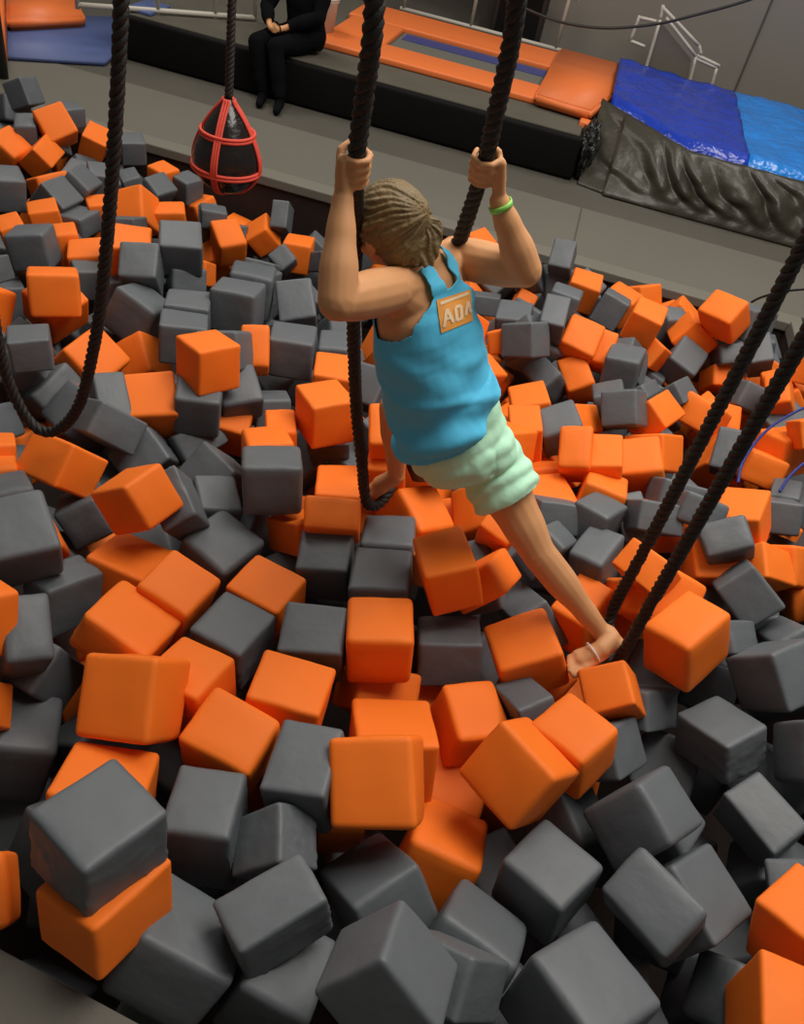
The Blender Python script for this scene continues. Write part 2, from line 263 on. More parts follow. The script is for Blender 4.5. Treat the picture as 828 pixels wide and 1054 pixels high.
('O',0.053,1.640,-0.165,0.782,0.253,-0.556,-0.124,0.116,0.068,0.109,0,'half-buried orange foam block, nearest orange to the upright orange block, below'),
('O',0.360,1.536,-0.066,0.976,-0.000,0.044,0.214,0.089,0.104,0.082,0,'level-topped orange foam block, fourth nearest orange to the tipped orange block, above left'),
('G',-0.171,1.627,0.022,0.992,0.105,-0.051,0.051,0.097,0.085,0.099,0,'level-topped grey foam block, second nearest grey to the upright orange block, left'),
('O',-0.478,1.368,0.012,0.808,-0.068,-0.005,0.586,0.093,0.097,0.100,0,'level-topped orange foam block, third nearest orange to the broad orange block, right'),
('O',-0.308,1.211,0.042,0.793,0.085,-0.042,0.602,0.091,0.110,0.095,0,'level-topped orange foam block, fourth nearest orange to the broad orange block, right'),
('O',-0.195,1.389,0.021,0.714,-0.019,0.037,0.699,0.095,0.109,0.101,0,'level-topped orange foam block, fifth nearest orange to the upright orange block, below left'),
('G',-0.429,1.604,-0.029,0.798,-0.025,-0.002,0.603,0.101,0.098,0.086,1,'level-topped grey foam block, seventh nearest grey to the broad orange block, above right'),
('O',0.102,1.140,0.149,0.947,0.277,-0.135,0.094,0.110,0.113,0.097,0,'largest square-on orange foam block, its face filling the lower centre'),
('O',0.333,1.136,-0.170,0.974,-0.207,0.059,-0.070,0.102,0.116,0.110,0,"slightly tilted orange foam block, nearest orange to the photo's bottom centre, above"),
('O',0.023,1.178,-0.090,0.633,0.766,0.063,0.091,0.063,0.117,0.103,0,'mostly buried orange foam block, second nearest orange to the square-on orange block, below left'),
('O',0.483,1.283,0.126,0.812,0.184,-0.412,0.371,0.100,0.108,0.101,0,'large orange foam block tipped on one corner, lower right of centre'),
('O',0.639,1.425,0.099,0.903,-0.050,-0.088,0.418,0.090,0.097,0.095,0,'level-topped orange foam block, third nearest orange to the tipped orange block, above right'),
('G',0.926,1.796,-0.121,0.863,0.293,0.347,0.220,0.120,0.068,0.106,0,'half-buried grey foam block, second nearest grey to the end of the right ropes, below right'),
('G',0.778,1.549,-0.062,0.868,0.213,0.317,0.315,0.108,0.077,0.103,0,'half-buried grey foam block, fourth nearest grey to the end of the right ropes, below'),
('G',1.185,1.694,-0.050,0.926,-0.183,-0.097,0.317,0.095,0.108,0.078,1,'dark grey foam block with pale lozenge top, right, below the big orange one'),
('G',0.865,1.288,0.040,0.904,0.051,0.221,0.363,0.101,0.092,0.110,0,'slightly tilted grey foam block, eighth nearest grey to the tipped orange block, right'),
('G',1.304,1.467,-0.110,0.928,0.056,-0.143,0.339,0.073,0.105,0.088,0,'slightly tilted grey foam block, ninth nearest grey to the lozenge-topped grey block, below right'),
('G',1.461,1.657,0.036,0.681,0.229,-0.682,-0.139,0.101,0.095,0.100,0,'slightly tilted grey foam block, fifth nearest grey to the lozenge-topped grey block, right'),
('O',1.018,1.909,0.133,0.905,-0.078,-0.153,0.388,0.117,0.090,0.110,0,'big orange foam block just right of the right ropes, corner towards the camera'),
('G',1.315,2.290,0.062,0.809,0.383,-0.300,0.329,0.080,0.095,0.094,0,"steeply tilted grey foam block, third nearest grey to the photo's right-edge midpoint, below left"),
('G',1.360,1.922,0.060,0.904,0.286,0.107,0.300,0.104,0.097,0.103,0,'steeply tilted grey foam block, sixth nearest grey to the big orange block, below right'),
('G',1.211,2.082,-0.001,0.902,0.219,0.284,0.240,0.106,0.062,0.097,0,'half-buried grey foam block, third nearest grey to the big orange block, right'),
('G',1.480,2.115,-0.002,0.879,-0.296,-0.351,0.129,0.062,0.107,0.099,0,"half-buried grey foam block, fifth nearest grey to the photo's right-edge midpoint, below"),
('O',1.420,2.506,-0.000,0.940,0.178,0.247,0.152,0.102,0.073,0.099,0,"steeply tilted orange foam block, second nearest orange to the photo's right-edge midpoint, below left"),
('O',1.730,2.589,-0.140,0.512,0.438,-0.712,-0.198,0.105,0.073,0.107,0,"half-buried orange foam block, third nearest orange to the photo's right-edge midpoint, below"),
('G',1.231,2.472,0.129,0.932,0.233,-0.249,0.125,0.090,0.069,0.088,0,"steeply tilted grey foam block, fourth nearest grey to the photo's right-edge midpoint, left"),
('O',1.348,2.680,0.084,0.798,-0.166,-0.151,0.560,0.108,0.090,0.098,0,"slightly tilted orange foam block, fourth nearest orange to the photo's right-edge midpoint, above left"),
('G',1.649,3.022,-0.090,0.868,0.487,-0.100,0.016,0.077,0.072,0.095,0,"steeply tilted grey foam block, nearest grey to the photo's right-edge midpoint, above left"),
('O',1.787,3.588,-0.107,0.667,0.540,-0.452,-0.242,0.100,0.099,0.105,0,'slightly tilted orange foam block, nearest orange to the blue cord, below right'),
('O',1.655,3.457,-0.149,0.735,-0.175,-0.639,0.145,0.075,0.107,0.102,0,'slightly tilted orange foam block, second nearest orange to the blue cord, below'),
('G',1.515,3.529,-0.161,0.401,0.895,-0.188,0.048,0.063,0.103,0.105,0,'steeply tilted grey foam block, second nearest grey to the blue cord, below left'),
('G',1.742,3.200,-0.158,0.972,-0.087,-0.145,-0.160,0.065,0.106,0.101,0,"half-buried grey foam block, second nearest grey to the photo's right-edge midpoint, above"),
('O',0.999,3.086,-0.059,0.970,0.144,-0.192,0.047,0.100,0.103,0.103,0,'slightly tilted orange foam block, third nearest orange to the row orange block, right'),
('O',1.105,3.319,-0.124,0.848,0.342,0.309,0.260,0.105,0.090,0.104,0,'half-buried orange foam block, sixth nearest orange to the row orange block, right'),
('O',1.551,3.624,-0.300,0.763,0.076,-0.579,-0.277,0.114,0.119,0.113,0,'steeply tilted orange foam block, eighth nearest orange to the blue cord, below left'),
('G',1.127,2.887,-0.019,0.660,0.308,-0.608,-0.316,0.100,0.062,0.098,0,'half-buried grey foam block, fifth nearest grey to the row orange block, below right'),
('G',1.139,2.644,0.113,0.657,0.279,-0.602,-0.358,0.093,0.062,0.093,0,"steeply tilted grey foam block, seventh nearest grey to the photo's right-edge midpoint, left"),
('G',0.976,2.605,0.055,0.686,0.325,-0.607,-0.234,0.096,0.062,0.095,0,"steeply tilted grey foam block, eighth nearest grey to the girl's right knee, right"),
('O',1.058,2.763,-0.110,0.765,0.528,0.329,0.166,0.106,0.080,0.107,0,'mostly buried orange foam block, seventh nearest orange to the big orange block, above'),
('O',0.979,2.160,0.050,0.742,0.191,-0.564,-0.308,0.099,0.109,0.100,0,'half-buried orange foam block, nearest orange to the big orange block, above left'),
('O',1.232,2.496,-0.016,0.654,0.250,-0.705,-0.113,0.102,0.080,0.101,0,'slightly tilted orange foam block, fourth nearest orange to the big orange block, above'),
('O',0.896,2.173,0.152,0.524,0.674,0.015,0.521,0.062,0.095,0.093,0,'steeply tilted orange foam block, fifth nearest orange to the big orange block, above left'),
('O',1.552,2.619,-0.044,0.866,0.314,0.323,0.217,0.102,0.085,0.103,0,"mostly buried orange foam block, nearest orange to the photo's right-edge midpoint, below left"),
('G',0.763,2.359,-0.028,0.845,-0.079,-0.078,0.524,0.105,0.074,0.100,0,"level-topped grey foam block, third nearest grey to the girl's right knee, right"),
('G',0.591,2.550,-0.005,0.951,-0.297,-0.011,0.080,0.088,0.089,0.062,0,"steeply tilted grey foam block, second nearest grey to the girl's right knee, above right"),
('G',0.757,2.550,0.001,0.873,-0.085,0.078,0.475,0.097,0.077,0.099,0,'level-topped grey foam block, second nearest grey to the row orange block, below'),
('G',0.562,2.342,-0.014,0.843,0.015,0.256,0.473,0.099,0.062,0.098,0,"slightly tilted grey foam block, nearest grey to the girl's right knee, above right"),
('G',0.920,2.671,-0.056,0.240,0.642,-0.536,0.492,0.092,0.062,0.103,0,"mostly buried grey foam block, seventh nearest grey to the girl's right knee, right"),
('O',0.582,2.708,-0.109,0.982,-0.019,-0.076,0.169,0.100,0.102,0.106,0,"half-buried orange foam block, third nearest orange to the girl's right knee, above"),
('O',0.791,2.732,-0.023,0.988,-0.125,0.010,-0.092,0.089,0.102,0.102,0,'half-buried orange foam block, nearest orange to the row orange block, below'),
('G',0.617,3.202,-0.034,0.955,0.125,-0.212,0.162,0.091,0.087,0.091,0,'lone grey foam block ringed by orange ones, right of the mint shorts'),
('O',0.790,2.898,0.037,0.987,0.066,-0.143,-0.012,0.077,0.100,0.097,0,'broad orange foam block in the orange row right of the shorts'),
('O',0.602,2.909,-0.154,0.960,-0.238,-0.149,-0.007,0.081,0.106,0.105,0,'mostly buried orange foam block, third nearest orange to the mint shorts, below right'),
('O',0.666,2.902,0.060,0.468,0.870,-0.102,0.119,0.068,0.098,0.097,0,'steeply tilted orange foam block, second nearest orange to the row orange block, left'),
('O',0.486,3.365,-0.084,0.978,-0.030,-0.185,0.091,0.089,0.105,0.101,0,'half-buried orange foam block, fourth nearest orange to the mint shorts, above'),
('O',0.462,3.117,-0.054,0.990,0.011,-0.128,0.055,0.071,0.102,0.099,0,'half-buried orange foam block, nearest orange to the ringed grey block, left'),
('O',0.368,2.922,0.013,0.777,0.470,0.327,0.261,0.094,0.079,0.098,0,'slightly tilted orange foam block, nearest orange to the mint shorts, below right'),
('O',0.781,4.073,-0.274,0.488,0.823,-0.050,0.286,0.078,0.110,0.108,0,'steeply tilted orange foam block, seventh nearest orange to the ringed grey block, above right'),
('O',0.715,3.450,-0.156,0.870,0.235,0.277,0.334,0.104,0.072,0.102,0,'half-buried orange foam block, second nearest orange to the ringed grey block, right'),
('G',0.928,3.460,-0.010,0.854,0.432,-0.289,0.010,0.088,0.088,0.096,0,'steeply tilted grey foam block, nearest grey to the row orange block, above'),
('G',0.910,3.671,-0.135,0.966,-0.091,-0.241,-0.015,0.079,0.102,0.101,0,'half-buried grey foam block, second nearest grey to the ringed grey block, above right'),
('G',1.052,4.335,-0.241,0.452,0.813,-0.341,0.133,0.090,0.113,0.105,0,'mostly buried grey foam block, ninth nearest grey to the tie cord, below left'),
('O',1.108,3.570,-0.081,0.866,0.204,0.104,0.445,0.101,0.079,0.099,0,'slightly tilted orange foam block, eighth nearest orange to the row orange block, above right'),
('O',1.543,3.961,-0.259,0.734,0.175,-0.641,-0.142,0.097,0.081,0.107,0,'half-buried orange foam block, fourth nearest orange to the blue cord, above left'),
('O',1.055,5.091,-0.252,0.840,0.041,0.057,0.539,0.100,0.102,0.102,0,"half-buried orange foam block, seventh nearest orange to the girl's right elbow, right"),
('O',1.106,4.498,-0.048,0.653,0.747,-0.051,-0.114,0.091,0.095,0.095,0,'level-topped orange foam block, seventh nearest orange to the tie cord, left'),
('G',1.361,4.913,-0.245,0.978,0.081,0.011,0.189,0.081,0.074,0.120,0,'level-topped grey foam block, fifth nearest grey to the tie cord, left'),
('O',1.577,4.667,0.022,0.427,0.829,-0.344,-0.108,0.112,0.112,0.092,0,'steeply tilted orange foam block, nearest orange to the tie cord, below left'),
('O',1.476,4.747,-0.187,0.640,0.583,-0.321,0.384,0.095,0.110,0.101,0,'slightly tilted orange foam block, third nearest orange to the tie cord, below left'),
('O',1.204,4.513,-0.216,0.371,0.769,-0.074,0.516,0.072,0.101,0.102,0,'half-buried orange foam block, eighth nearest orange to the tie cord, below left'),
('G',1.428,4.564,-0.282,0.522,0.539,-0.623,0.223,0.104,0.095,0.105,0,"slightly tilted grey foam block, sixth nearest grey to the pit's right corner, left"),
('G',1.124,4.005,-0.256,0.847,0.200,0.226,0.439,0.105,0.064,0.101,0,'mostly buried grey foam block, ninth nearest grey to the ringed grey block, right'),
('G',1.261,3.931,-0.156,0.848,0.203,0.204,0.445,0.101,0.062,0.097,0,"half-buried grey foam block, eighth nearest grey to the pit's right corner, below left"),
('O',1.729,4.641,-0.357,0.664,0.330,-0.648,-0.175,0.104,0.068,0.107,0,"steeply tilted orange foam block, fifth nearest orange to the pit's right corner, below left"),
('G',1.722,4.667,-0.205,0.578,0.388,-0.698,-0.171,0.099,0.064,0.100,0,"steeply tilted grey foam block, third nearest grey to the pit's right corner, left"),
('G',1.782,4.786,-0.031,0.777,0.583,0.180,0.154,0.096,0.097,0.094,0,'level-topped grey foam block, nearest grey to the tie cord, below left'),
('G',1.858,4.635,-0.144,0.494,0.846,-0.101,0.173,0.066,0.097,0.098,0,"steeply tilted grey foam block, nearest grey to the pit's right corner, below left"),
('G',1.769,4.240,-0.220,0.690,0.310,-0.528,-0.387,0.104,0.076,0.103,0,'steeply tilted grey foam block, third nearest grey to the blue cord, above left'),
('O',1.434,3.844,-0.174,0.736,0.519,0.420,0.109,0.103,0.083,0.104,0,'slightly tilted orange foam block, seventh nearest orange to the blue cord, left'),
('O',1.979,4.245,0.056,0.703,-0.097,-0.700,0.077,0.089,0.091,0.090,0,"level-topped orange foam block, nearest orange to the pit's right corner, below"),
('O',1.971,4.199,-0.162,0.928,-0.102,-0.358,0.013,0.062,0.102,0.098,0,"mostly buried orange foam block, third nearest orange to the pit's right corner, below"),
('O',1.827,4.030,-0.047,0.473,0.824,-0.222,0.218,0.062,0.098,0.096,0,"steeply tilted orange foam block, second nearest orange to the pit's right corner, below"),
('G',1.891,4.012,-0.203,0.512,0.430,-0.737,0.101,0.104,0.096,0.105,0,'half-buried grey foam block, nearest grey to the blue cord, above right'),
('O',1.835,3.517,0.079,0.519,0.419,-0.715,-0.208,0.094,0.070,0.092,0,'half-buried orange foam block, third nearest orange to the blue cord, right'),
('G',0.995,4.103,-0.150,0.788,-0.062,-0.031,0.612,0.109,0.096,0.103,0,'level-topped grey foam block, sixth nearest grey to the ringed grey block, above right'),
('G',0.645,5.273,-0.279,0.985,-0.077,-0.114,0.102,0.093,0.100,0.101,0,"half-buried grey foam block, second nearest grey to the girl's right elbow, right"),
('G',0.626,5.219,-0.101,0.398,0.911,-0.108,0.021,0.073,0.095,0.094,0,"steeply tilted grey foam block, fourth nearest grey to the girl's right elbow, above right"),
('G',0.435,5.186,-0.239,0.441,0.866,-0.147,0.185,0.087,0.100,0.102,0,"steeply tilted grey foam block, nearest grey to the girl's right elbow, above right"),
('G',0.604,4.342,0.018,0.745,0.662,-0.036,-0.074,0.084,0.088,0.089,0,"half-buried grey foam block, fifth nearest grey to the girl's right elbow, below right"),
('O',0.800,5.092,-0.221,0.993,0.112,0.013,-0.042,0.098,0.086,0.104,0,"level-topped orange foam block, second nearest orange to the girl's right elbow, right"),
('G',0.979,4.908,-0.214,0.770,0.616,-0.013,-0.166,0.085,0.097,0.098,0,"slightly tilted grey foam block, tenth nearest grey to the girl's right elbow, right"),
('O',0.737,4.198,-0.112,0.960,0.257,0.027,-0.105,0.101,0.106,0.101,0,"slightly tilted orange foam block, fifth nearest orange to the girl's right elbow, below right"),
('O',0.887,4.236,-0.155,0.398,0.910,-0.117,-0.008,0.062,0.098,0.101,0,"steeply tilted orange foam block, eighth nearest orange to the girl's right elbow, below right"),
('G',0.550,4.132,0.021,0.504,0.861,-0.062,0.005,0.067,0.096,0.093,0,"slightly tilted grey foam block, sixth nearest grey to the girl's right elbow, below right"),
('G',0.373,4.367,-0.185,0.992,0.076,-0.089,-0.036,0.099,0.100,0.102,0,"half-buried grey foam block, third nearest grey to the girl's right elbow, below"),
('O',0.445,5.089,-0.449,0.325,0.659,-0.659,0.160,0.107,0.067,0.111,0,"mostly buried orange foam block, nearest orange to the girl's right elbow, below"),
('G',0.422,3.954,-0.040,0.795,0.514,-0.320,-0.041,0.096,0.090,0.097,0,'steeply tilted grey foam block, fifth nearest grey to the mint shorts, above'),
('O',0.341,4.021,-0.104,0.735,0.314,0.416,0.434,0.096,0.062,0.094,0,"mostly buried orange foam block, fourth nearest orange to the girl's right elbow, below"),
('O',0.086,4.064,-0.122,0.818,0.384,0.399,0.157,0.102,0.084,0.100,0,"steeply tilted orange foam block, sixth nearest orange to the girl's right elbow, below left"),
('O',0.208,3.531,-0.072,0.851,0.049,0.243,0.462,0.104,0.080,0.099,0,'slightly tilted orange foam block, seventh nearest orange to the mint shorts, above left'),
('G',0.216,5.091,-0.466,0.987,-0.150,-0.058,-0.021,0.091,0.097,0.062,0,"slightly tilted grey foam block, seventh nearest grey to the girl's right elbow, below left"),
('G',0.477,4.144,-0.171,0.413,0.776,-0.257,0.402,0.120,0.120,0.105,0,'half-buried grey foam block, fourth nearest grey to the mint shorts, above'),
('G',0.608,4.036,-0.292,0.518,0.724,-0.029,0.454,0.074,0.104,0.105,0,'steeply tilted grey foam block, nearest grey to the ringed grey block, above'),
('O',0.077,5.630,-0.342,0.862,0.189,0.078,0.463,0.096,0.086,0.099,0,"slightly tilted orange foam block, third nearest orange to the girl's right elbow, above left"),
('O',-1.225,2.127,0.033,0.756,0.105,-0.362,0.535,0.081,0.112,0.089,0,'steeply tilted orange foam block, second nearest orange to the empty rope loop, below'),
('G',-1.093,1.607,0.197,0.934,0.133,0.026,0.330,0.099,0.108,0.094,0,"level-topped grey foam block, second nearest grey to the photo's left-edge midpoint, below right"),
('G',-1.293,1.907,0.006,0.925,-0.178,-0.058,0.331,0.062,0.103,0.095,0,"mostly buried grey foam block, nearest grey to the photo's left-edge midpoint, above right"),
('O',-1.519,2.190,-0.104,0.937,-0.229,-0.012,0.263,0.064,0.103,0.099,0,"mostly buried orange foam block, second nearest orange to the photo's left-edge midpoint, above"),
('O',-1.418,2.036,-0.060,0.941,-0.209,-0.029,0.266,0.063,0.101,0.097,0,"mostly buried orange foam block, nearest orange to the photo's left-edge midpoint, above"),
('G',-1.128,2.086,-0.143,0.753,0.570,-0.022,0.328,0.079,0.082,0.100,0,"steeply tilted grey foam block, third nearest grey to the photo's left-edge midpoint, right"),
('G',-1.258,2.583,-0.029,0.489,0.808,0.306,0.119,0.064,0.113,0.104,0,'slightly tilted grey foam block, fifth nearest grey to the empty rope loop, above right'),
('G',-1.067,2.479,-0.165,0.831,0.344,-0.159,0.409,0.100,0.082,0.102,1,'steeply tilted grey foam block, ninth nearest grey to the empty rope loop, right'),
('O',-0.851,1.909,0.175,0.739,0.356,0.259,0.510,0.086,0.085,0.096,0,'steeply tilted orange foam block, seventh nearest orange to the empty rope loop, below right'),
('O',-1.144,1.754,0.052,0.401,0.830,0.257,0.289,0.072,0.099,0.099,0,"mostly buried orange foam block, third nearest orange to the photo's left-edge midpoint, below right"),
('G',-0.976,1.605,-0.023,0.692,0.514,0.406,0.302,0.102,0.094,0.062,1,"slightly tilted grey foam block, fifth nearest grey to the photo's left-edge midpoint, below right"),
('O',-1.049,1.286,0.227,0.756,0.441,0.396,0.278,0.076,0.092,0.099,0,"mostly buried orange foam block, fifth nearest orange to the photo's left-edge midpoint, below"),
('G',-0.950,1.329,0.116,0.530,0.789,0.301,0.078,0.062,0.115,0.096,0,'slightly tilted grey foam block, fifth nearest grey to the broad orange block, above left'),
('O',-1.013,1.109,0.066,0.711,0.079,0.632,0.297,0.101,0.062,0.096,0,'mostly buried orange foam block, fifth nearest orange to the bottom left ledge, above'),
('G',-0.958,1.364,-0.067,0.466,0.635,0.303,0.537,0.074,0.120,0.105,0,'half-buried grey foam block, third nearest grey to the broad orange block, left'),
('O',-0.585,1.219,0.135,0.939,0.314,-0.137,0.037,0.106,0.111,0.099,0,'large orange foam block with broad front face at left, below mid height'),
('G',-0.917,1.157,-0.159,0.756,0.621,0.206,0.020,0.096,0.120,0.110,0,'slightly tilted grey foam block, fourth nearest grey to the broad orange block, below left'),
('O',-0.563,0.965,0.031,0.657,-0.125,0.124,0.733,0.102,0.112,0.102,0,'half-buried orange foam block, nearest orange to the perched grey block, above'),
('G',-0.446,0.740,0.360,0.873,-0.066,0.024,0.483,0.103,0.093,0.092,1,'large grey foam block perched on an orange one at lower left'),
('O',-0.755,0.668,0.059,0.635,-0.012,0.708,0.310,0.120,0.081,0.104,0,'mostly buried orange foam block, second nearest orange to the bottom left ledge, above left'),
('O',-0.419,0.682,0.211,0.690,0.476,0.402,0.369,0.107,0.079,0.089,0,'slightly tilted orange foam block, nearest orange to the bottom left ledge, above right'),
('G',-0.676,0.661,-0.701,0.608,-0.303,0.474,0.560,0.120,0.105,0.120,0,'slightly tilted grey foam block, nearest grey to the bottom left ledge, below left'),
('G',-0.263,0.669,0.033,0.697,0.446,-0.278,0.488,0.094,0.115,0.101,0,'steeply tilted grey foam block, third nearest grey to the bottom left ledge, right'),
('G',-0.295,0.698,-0.214,0.620,-0.249,0.458,0.586,0.120,0.069,0.111,0,'mostly buried grey foam block, second nearest grey to the bottom left ledge, below right'),
('G',-0.063,0.755,0.141,0.932,-0.048,-0.105,0.345,0.108,0.067,0.079,1,"level-topped grey foam block, eighth nearest grey to the photo's bottom centre, above left"),
('G',-0.031,0.686,-0.050,0.629,0.475,-0.425,0.445,0.104,0.092,0.104,0,"slightly tilted grey foam block, fifth nearest grey to the photo's bottom centre, left"),
('G',-0.299,0.973,0.024,0.998,-0.035,-0.039,0.046,0.088,0.096,0.120,1,'level-topped grey foam block, fifth nearest grey to the perched grey block, right'),
('G',-0.115,0.959,0.056,0.895,0.133,-0.415,0.098,0.085,0.073,0.068,1,'steeply tilted grey foam block, third nearest grey to the square-on orange block, below left'),
('O',-0.848,1.780,-0.080,0.741,-0.062,0.142,0.653,0.113,0.103,0.106,0,'slightly tilted orange foam block, seventh nearest orange to the broad orange block, above'),
('O',-0.643,1.670,0.019,0.786,0.100,0.074,0.605,0.097,0.095,0.100,0,'level-topped orange foam block, fifth nearest orange to the broad orange block, above right'),
('O',-0.714,1.480,0.056,0.752,0.023,0.193,0.630,0.109,0.115,0.069,0,'slightly tilted orange foam block, second nearest orange to the broad orange block, above'),
('G',-0.081,1.133,0.097,0.995,0.015,-0.097,-0.018,0.084,0.103,0.096,0,'level-topped grey foam block, nearest grey to the square-on orange block, left'),
('G',0.181,0.937,-0.064,0.876,-0.299,-0.194,0.326,0.099,0.120,0.106,0,'steeply tilted grey foam block, second nearest grey to the square-on orange block, below'),
('G',0.418,0.851,-0.043,0.785,-0.146,0.295,0.525,0.120,0.107,0.106,0,"steeply tilted grey foam block, fourth nearest grey to the photo's bottom centre, above right"),
('G',0.195,0.628,0.302,0.770,0.548,0.103,-0.310,0.096,0.094,0.086,0,"steeply tilted grey foam block, nearest grey to the photo's bottom centre, above"),
('G',0.341,0.717,0.153,0.847,0.242,0.469,0.060,0.113,0.065,0.094,0,"steeply tilted grey foam block, second nearest grey to the photo's bottom centre, above right"),
('G',0.604,1.067,-0.013,0.893,-0.057,-0.021,0.446,0.097,0.099,0.092,0,'level-topped grey foam block, fifth nearest grey to the tipped orange block, below'),
('G',0.858,1.018,0.081,0.886,0.044,-0.238,0.396,0.078,0.108,0.092,0,'slightly tilted grey foam block, sixth nearest grey to the largest bottom grey block, above right'),
('G',1.006,1.113,-0.046,0.920,0.049,0.178,0.346,0.107,0.103,0.104,0,"slightly tilted grey foam block, fifth nearest grey to the photo's bottom right corner, above left"),
('G',0.660,0.744,0.087,0.932,-0.076,0.071,0.347,0.111,0.114,0.120,0,'largest pale-topped grey foam block at the bottom, right of centre'),
('G',1.167,0.909,-0.102,0.695,-0.359,-0.508,0.359,0.088,0.104,0.106,0,"slightly tilted grey foam block, nearest grey to the photo's bottom right corner, left"),
('O',1.250,1.057,0.075,0.915,-0.151,-0.090,0.363,0.094,0.081,0.108,0,"slightly tilted orange foam block, second nearest orange to the photo's bottom right corner, above"),
('O',1.118,0.811,0.110,0.996,-0.021,-0.022,-0.079,0.070,0.088,0.113,0,"level-topped orange foam block, nearest orange to the photo's bottom right corner, above left"),
('G',1.355,1.202,-0.091,0.619,0.744,-0.164,0.189,0.063,0.101,0.103,0,"mostly buried grey foam block, fourth nearest grey to the photo's bottom right corner, above"),
('G',0.744,1.395,-0.284,0.282,-0.251,0.000,-0.926,0.100,0.100,0.100,0,'half-buried grey foam block, nearest grey to the tipped orange block, below right'),
('G',1.093,1.705,-0.292,0.125,0.123,0.951,0.253,0.100,0.100,0.100,0,'steeply tilted grey foam block, fourth nearest grey to the lozenge-topped grey block, left'),
('G',1.415,1.400,-0.289,0.023,0.145,0.672,0.726,0.100,0.100,0.100,0,"level-topped grey foam block, sixth nearest grey to the photo's bottom right corner, above"),
('O',0.358,1.402,-0.258,0.081,-0.021,-0.779,0.622,0.100,0.100,0.100,0,'half-buried orange foam block, second nearest orange to the tipped orange block, left'),
('G',-0.661,0.927,-0.181,0.931,-0.228,0.046,-0.280,0.100,0.100,0.100,0,'half-buried grey foam block, nearest grey to the perched grey block, left'),
('G',1.186,0.965,-0.324,0.731,-0.637,0.242,0.035,0.100,0.100,0.100,0,"half-buried grey foam block, third nearest grey to the photo's bottom right corner, left"),
('G',0.554,1.249,-0.456,0.238,-0.189,0.625,-0.719,0.100,0.100,0.100,0,'half-buried grey foam block, third nearest grey to the tipped orange block, below'),
('G',1.289,2.117,-0.299,0.402,0.910,-0.101,-0.024,0.100,0.100,0.100,0,'half-buried grey foam block, nearest grey to the lozenge-topped grey block, above'),
('G',1.447,1.706,-0.246,0.300,-0.044,-0.783,-0.544,0.100,0.100,0.100,0,'half-buried grey foam block, sixth nearest grey to the lozenge-topped grey block, below right'),
('G',-0.495,1.288,-0.232,0.314,0.757,0.439,0.369,0.100,0.100,0.100,0,'mostly buried grey foam block, second nearest grey to the broad orange block, below right'),
('G',-0.734,1.271,-0.271,0.569,0.658,0.181,-0.459,0.100,0.100,0.100,0,'mostly buried grey foam block, nearest grey to the broad orange block, below left'),
('G',1.028,1.186,-0.294,0.190,0.773,0.580,-0.172,0.100,0.100,0.100,0,'mostly buried grey foam block, second nearest grey to the largest bottom grey block, above right'),
('G',1.323,1.858,-0.459,0.665,0.248,-0.597,0.374,0.100,0.100,0.100,0,'half-buried grey foam block, second nearest grey to the lozenge-topped grey block, below'),
('G',-0.855,1.077,-0.429,0.538,0.507,0.651,-0.172,0.100,0.100,0.100,0,'mostly buried grey foam block, second nearest grey to the perched grey block, left'),
('G',1.305,1.174,-0.448,0.214,0.169,0.547,-0.791,0.100,0.100,0.100,0,"mostly buried grey foam block, second nearest grey to the photo's bottom right corner, above left"),
('G',0.735,1.019,-0.292,0.763,0.014,-0.569,0.307,0.100,0.100,0.100,0,'mostly buried grey foam block, nearest grey to the largest bottom grey block, above left'),
('G',1.076,2.092,-0.293,0.342,0.691,0.489,-0.409,0.100,0.100,0.100,0,"mostly buried grey foam block, nearest grey to the girl's right foot, right"),
('G',0.967,1.381,-0.130,0.490,-0.252,0.749,0.368,0.100,0.100,0.100,0,"mostly buried grey foam block, tenth nearest grey to the photo's bottom right corner, above left"),
('G',-0.498,2.875,-0.317,0.853,0.378,0.046,-0.357,0.100,0.100,0.100,0,'half-buried grey foam block, nearest grey to the rounded grey block, above right'),
('G',-0.564,2.248,-0.247,0.485,0.746,0.354,-0.287,0.100,0.100,0.100,0,'mostly buried grey foam block, second nearest grey to the rounded grey block, below'),
('O',0.335,2.617,-0.131,0.234,-0.331,0.162,-0.900,0.100,0.100,0.100,0,"steeply tilted orange foam block, fifth nearest orange to the girl's right knee, above left"),
('G',-0.891,2.115,-0.280,0.838,0.250,0.010,-0.486,0.100,0.100,0.100,0,'mostly buried grey foam block, tenth nearest grey to the broad orange block, above'),
('G',0.351,1.907,-0.288,0.173,0.926,-0.137,0.305,0.100,0.100,0.100,0,"mostly buried grey foam block, fifth nearest grey to the girl's right foot, left"),
('G',0.267,2.220,-0.300,0.896,0.316,-0.293,-0.106,0.100,0.100,0.100,0,'mostly buried grey foam block, nearest grey to the upright orange block, above right'),
('G',-0.818,3.371,-0.284,0.605,0.736,-0.017,-0.302,0.100,0.100,0.100,0,'mostly buried grey foam block, seventh nearest grey to the proud orange block, right'),
('O',0.961,2.279,-0.297,0.336,-0.299,0.891,0.063,0.100,0.100,0.100,0,'half-buried orange foam block, nearest orange to the end of the right ropes, above right'),
('G',-2.298,3.630,-0.361,0.727,0.611,0.205,0.238,0.100,0.100,0.100,0,'half-buried grey foam block, nearest grey to the squarish orange block, left'),
('G',0.125,0.956,-0.293,0.671,-0.307,-0.525,0.424,0.100,0.100,0.100,0,'mostly buried grey foam block, fourth nearest grey to the square-on orange block, below'),
('G',-0.358,2.036,-0.225,0.063,-0.320,0.945,0.028,0.100,0.100,0.100,0,'mostly buried grey foam block, ninth nearest grey to the upright orange block, above left'),
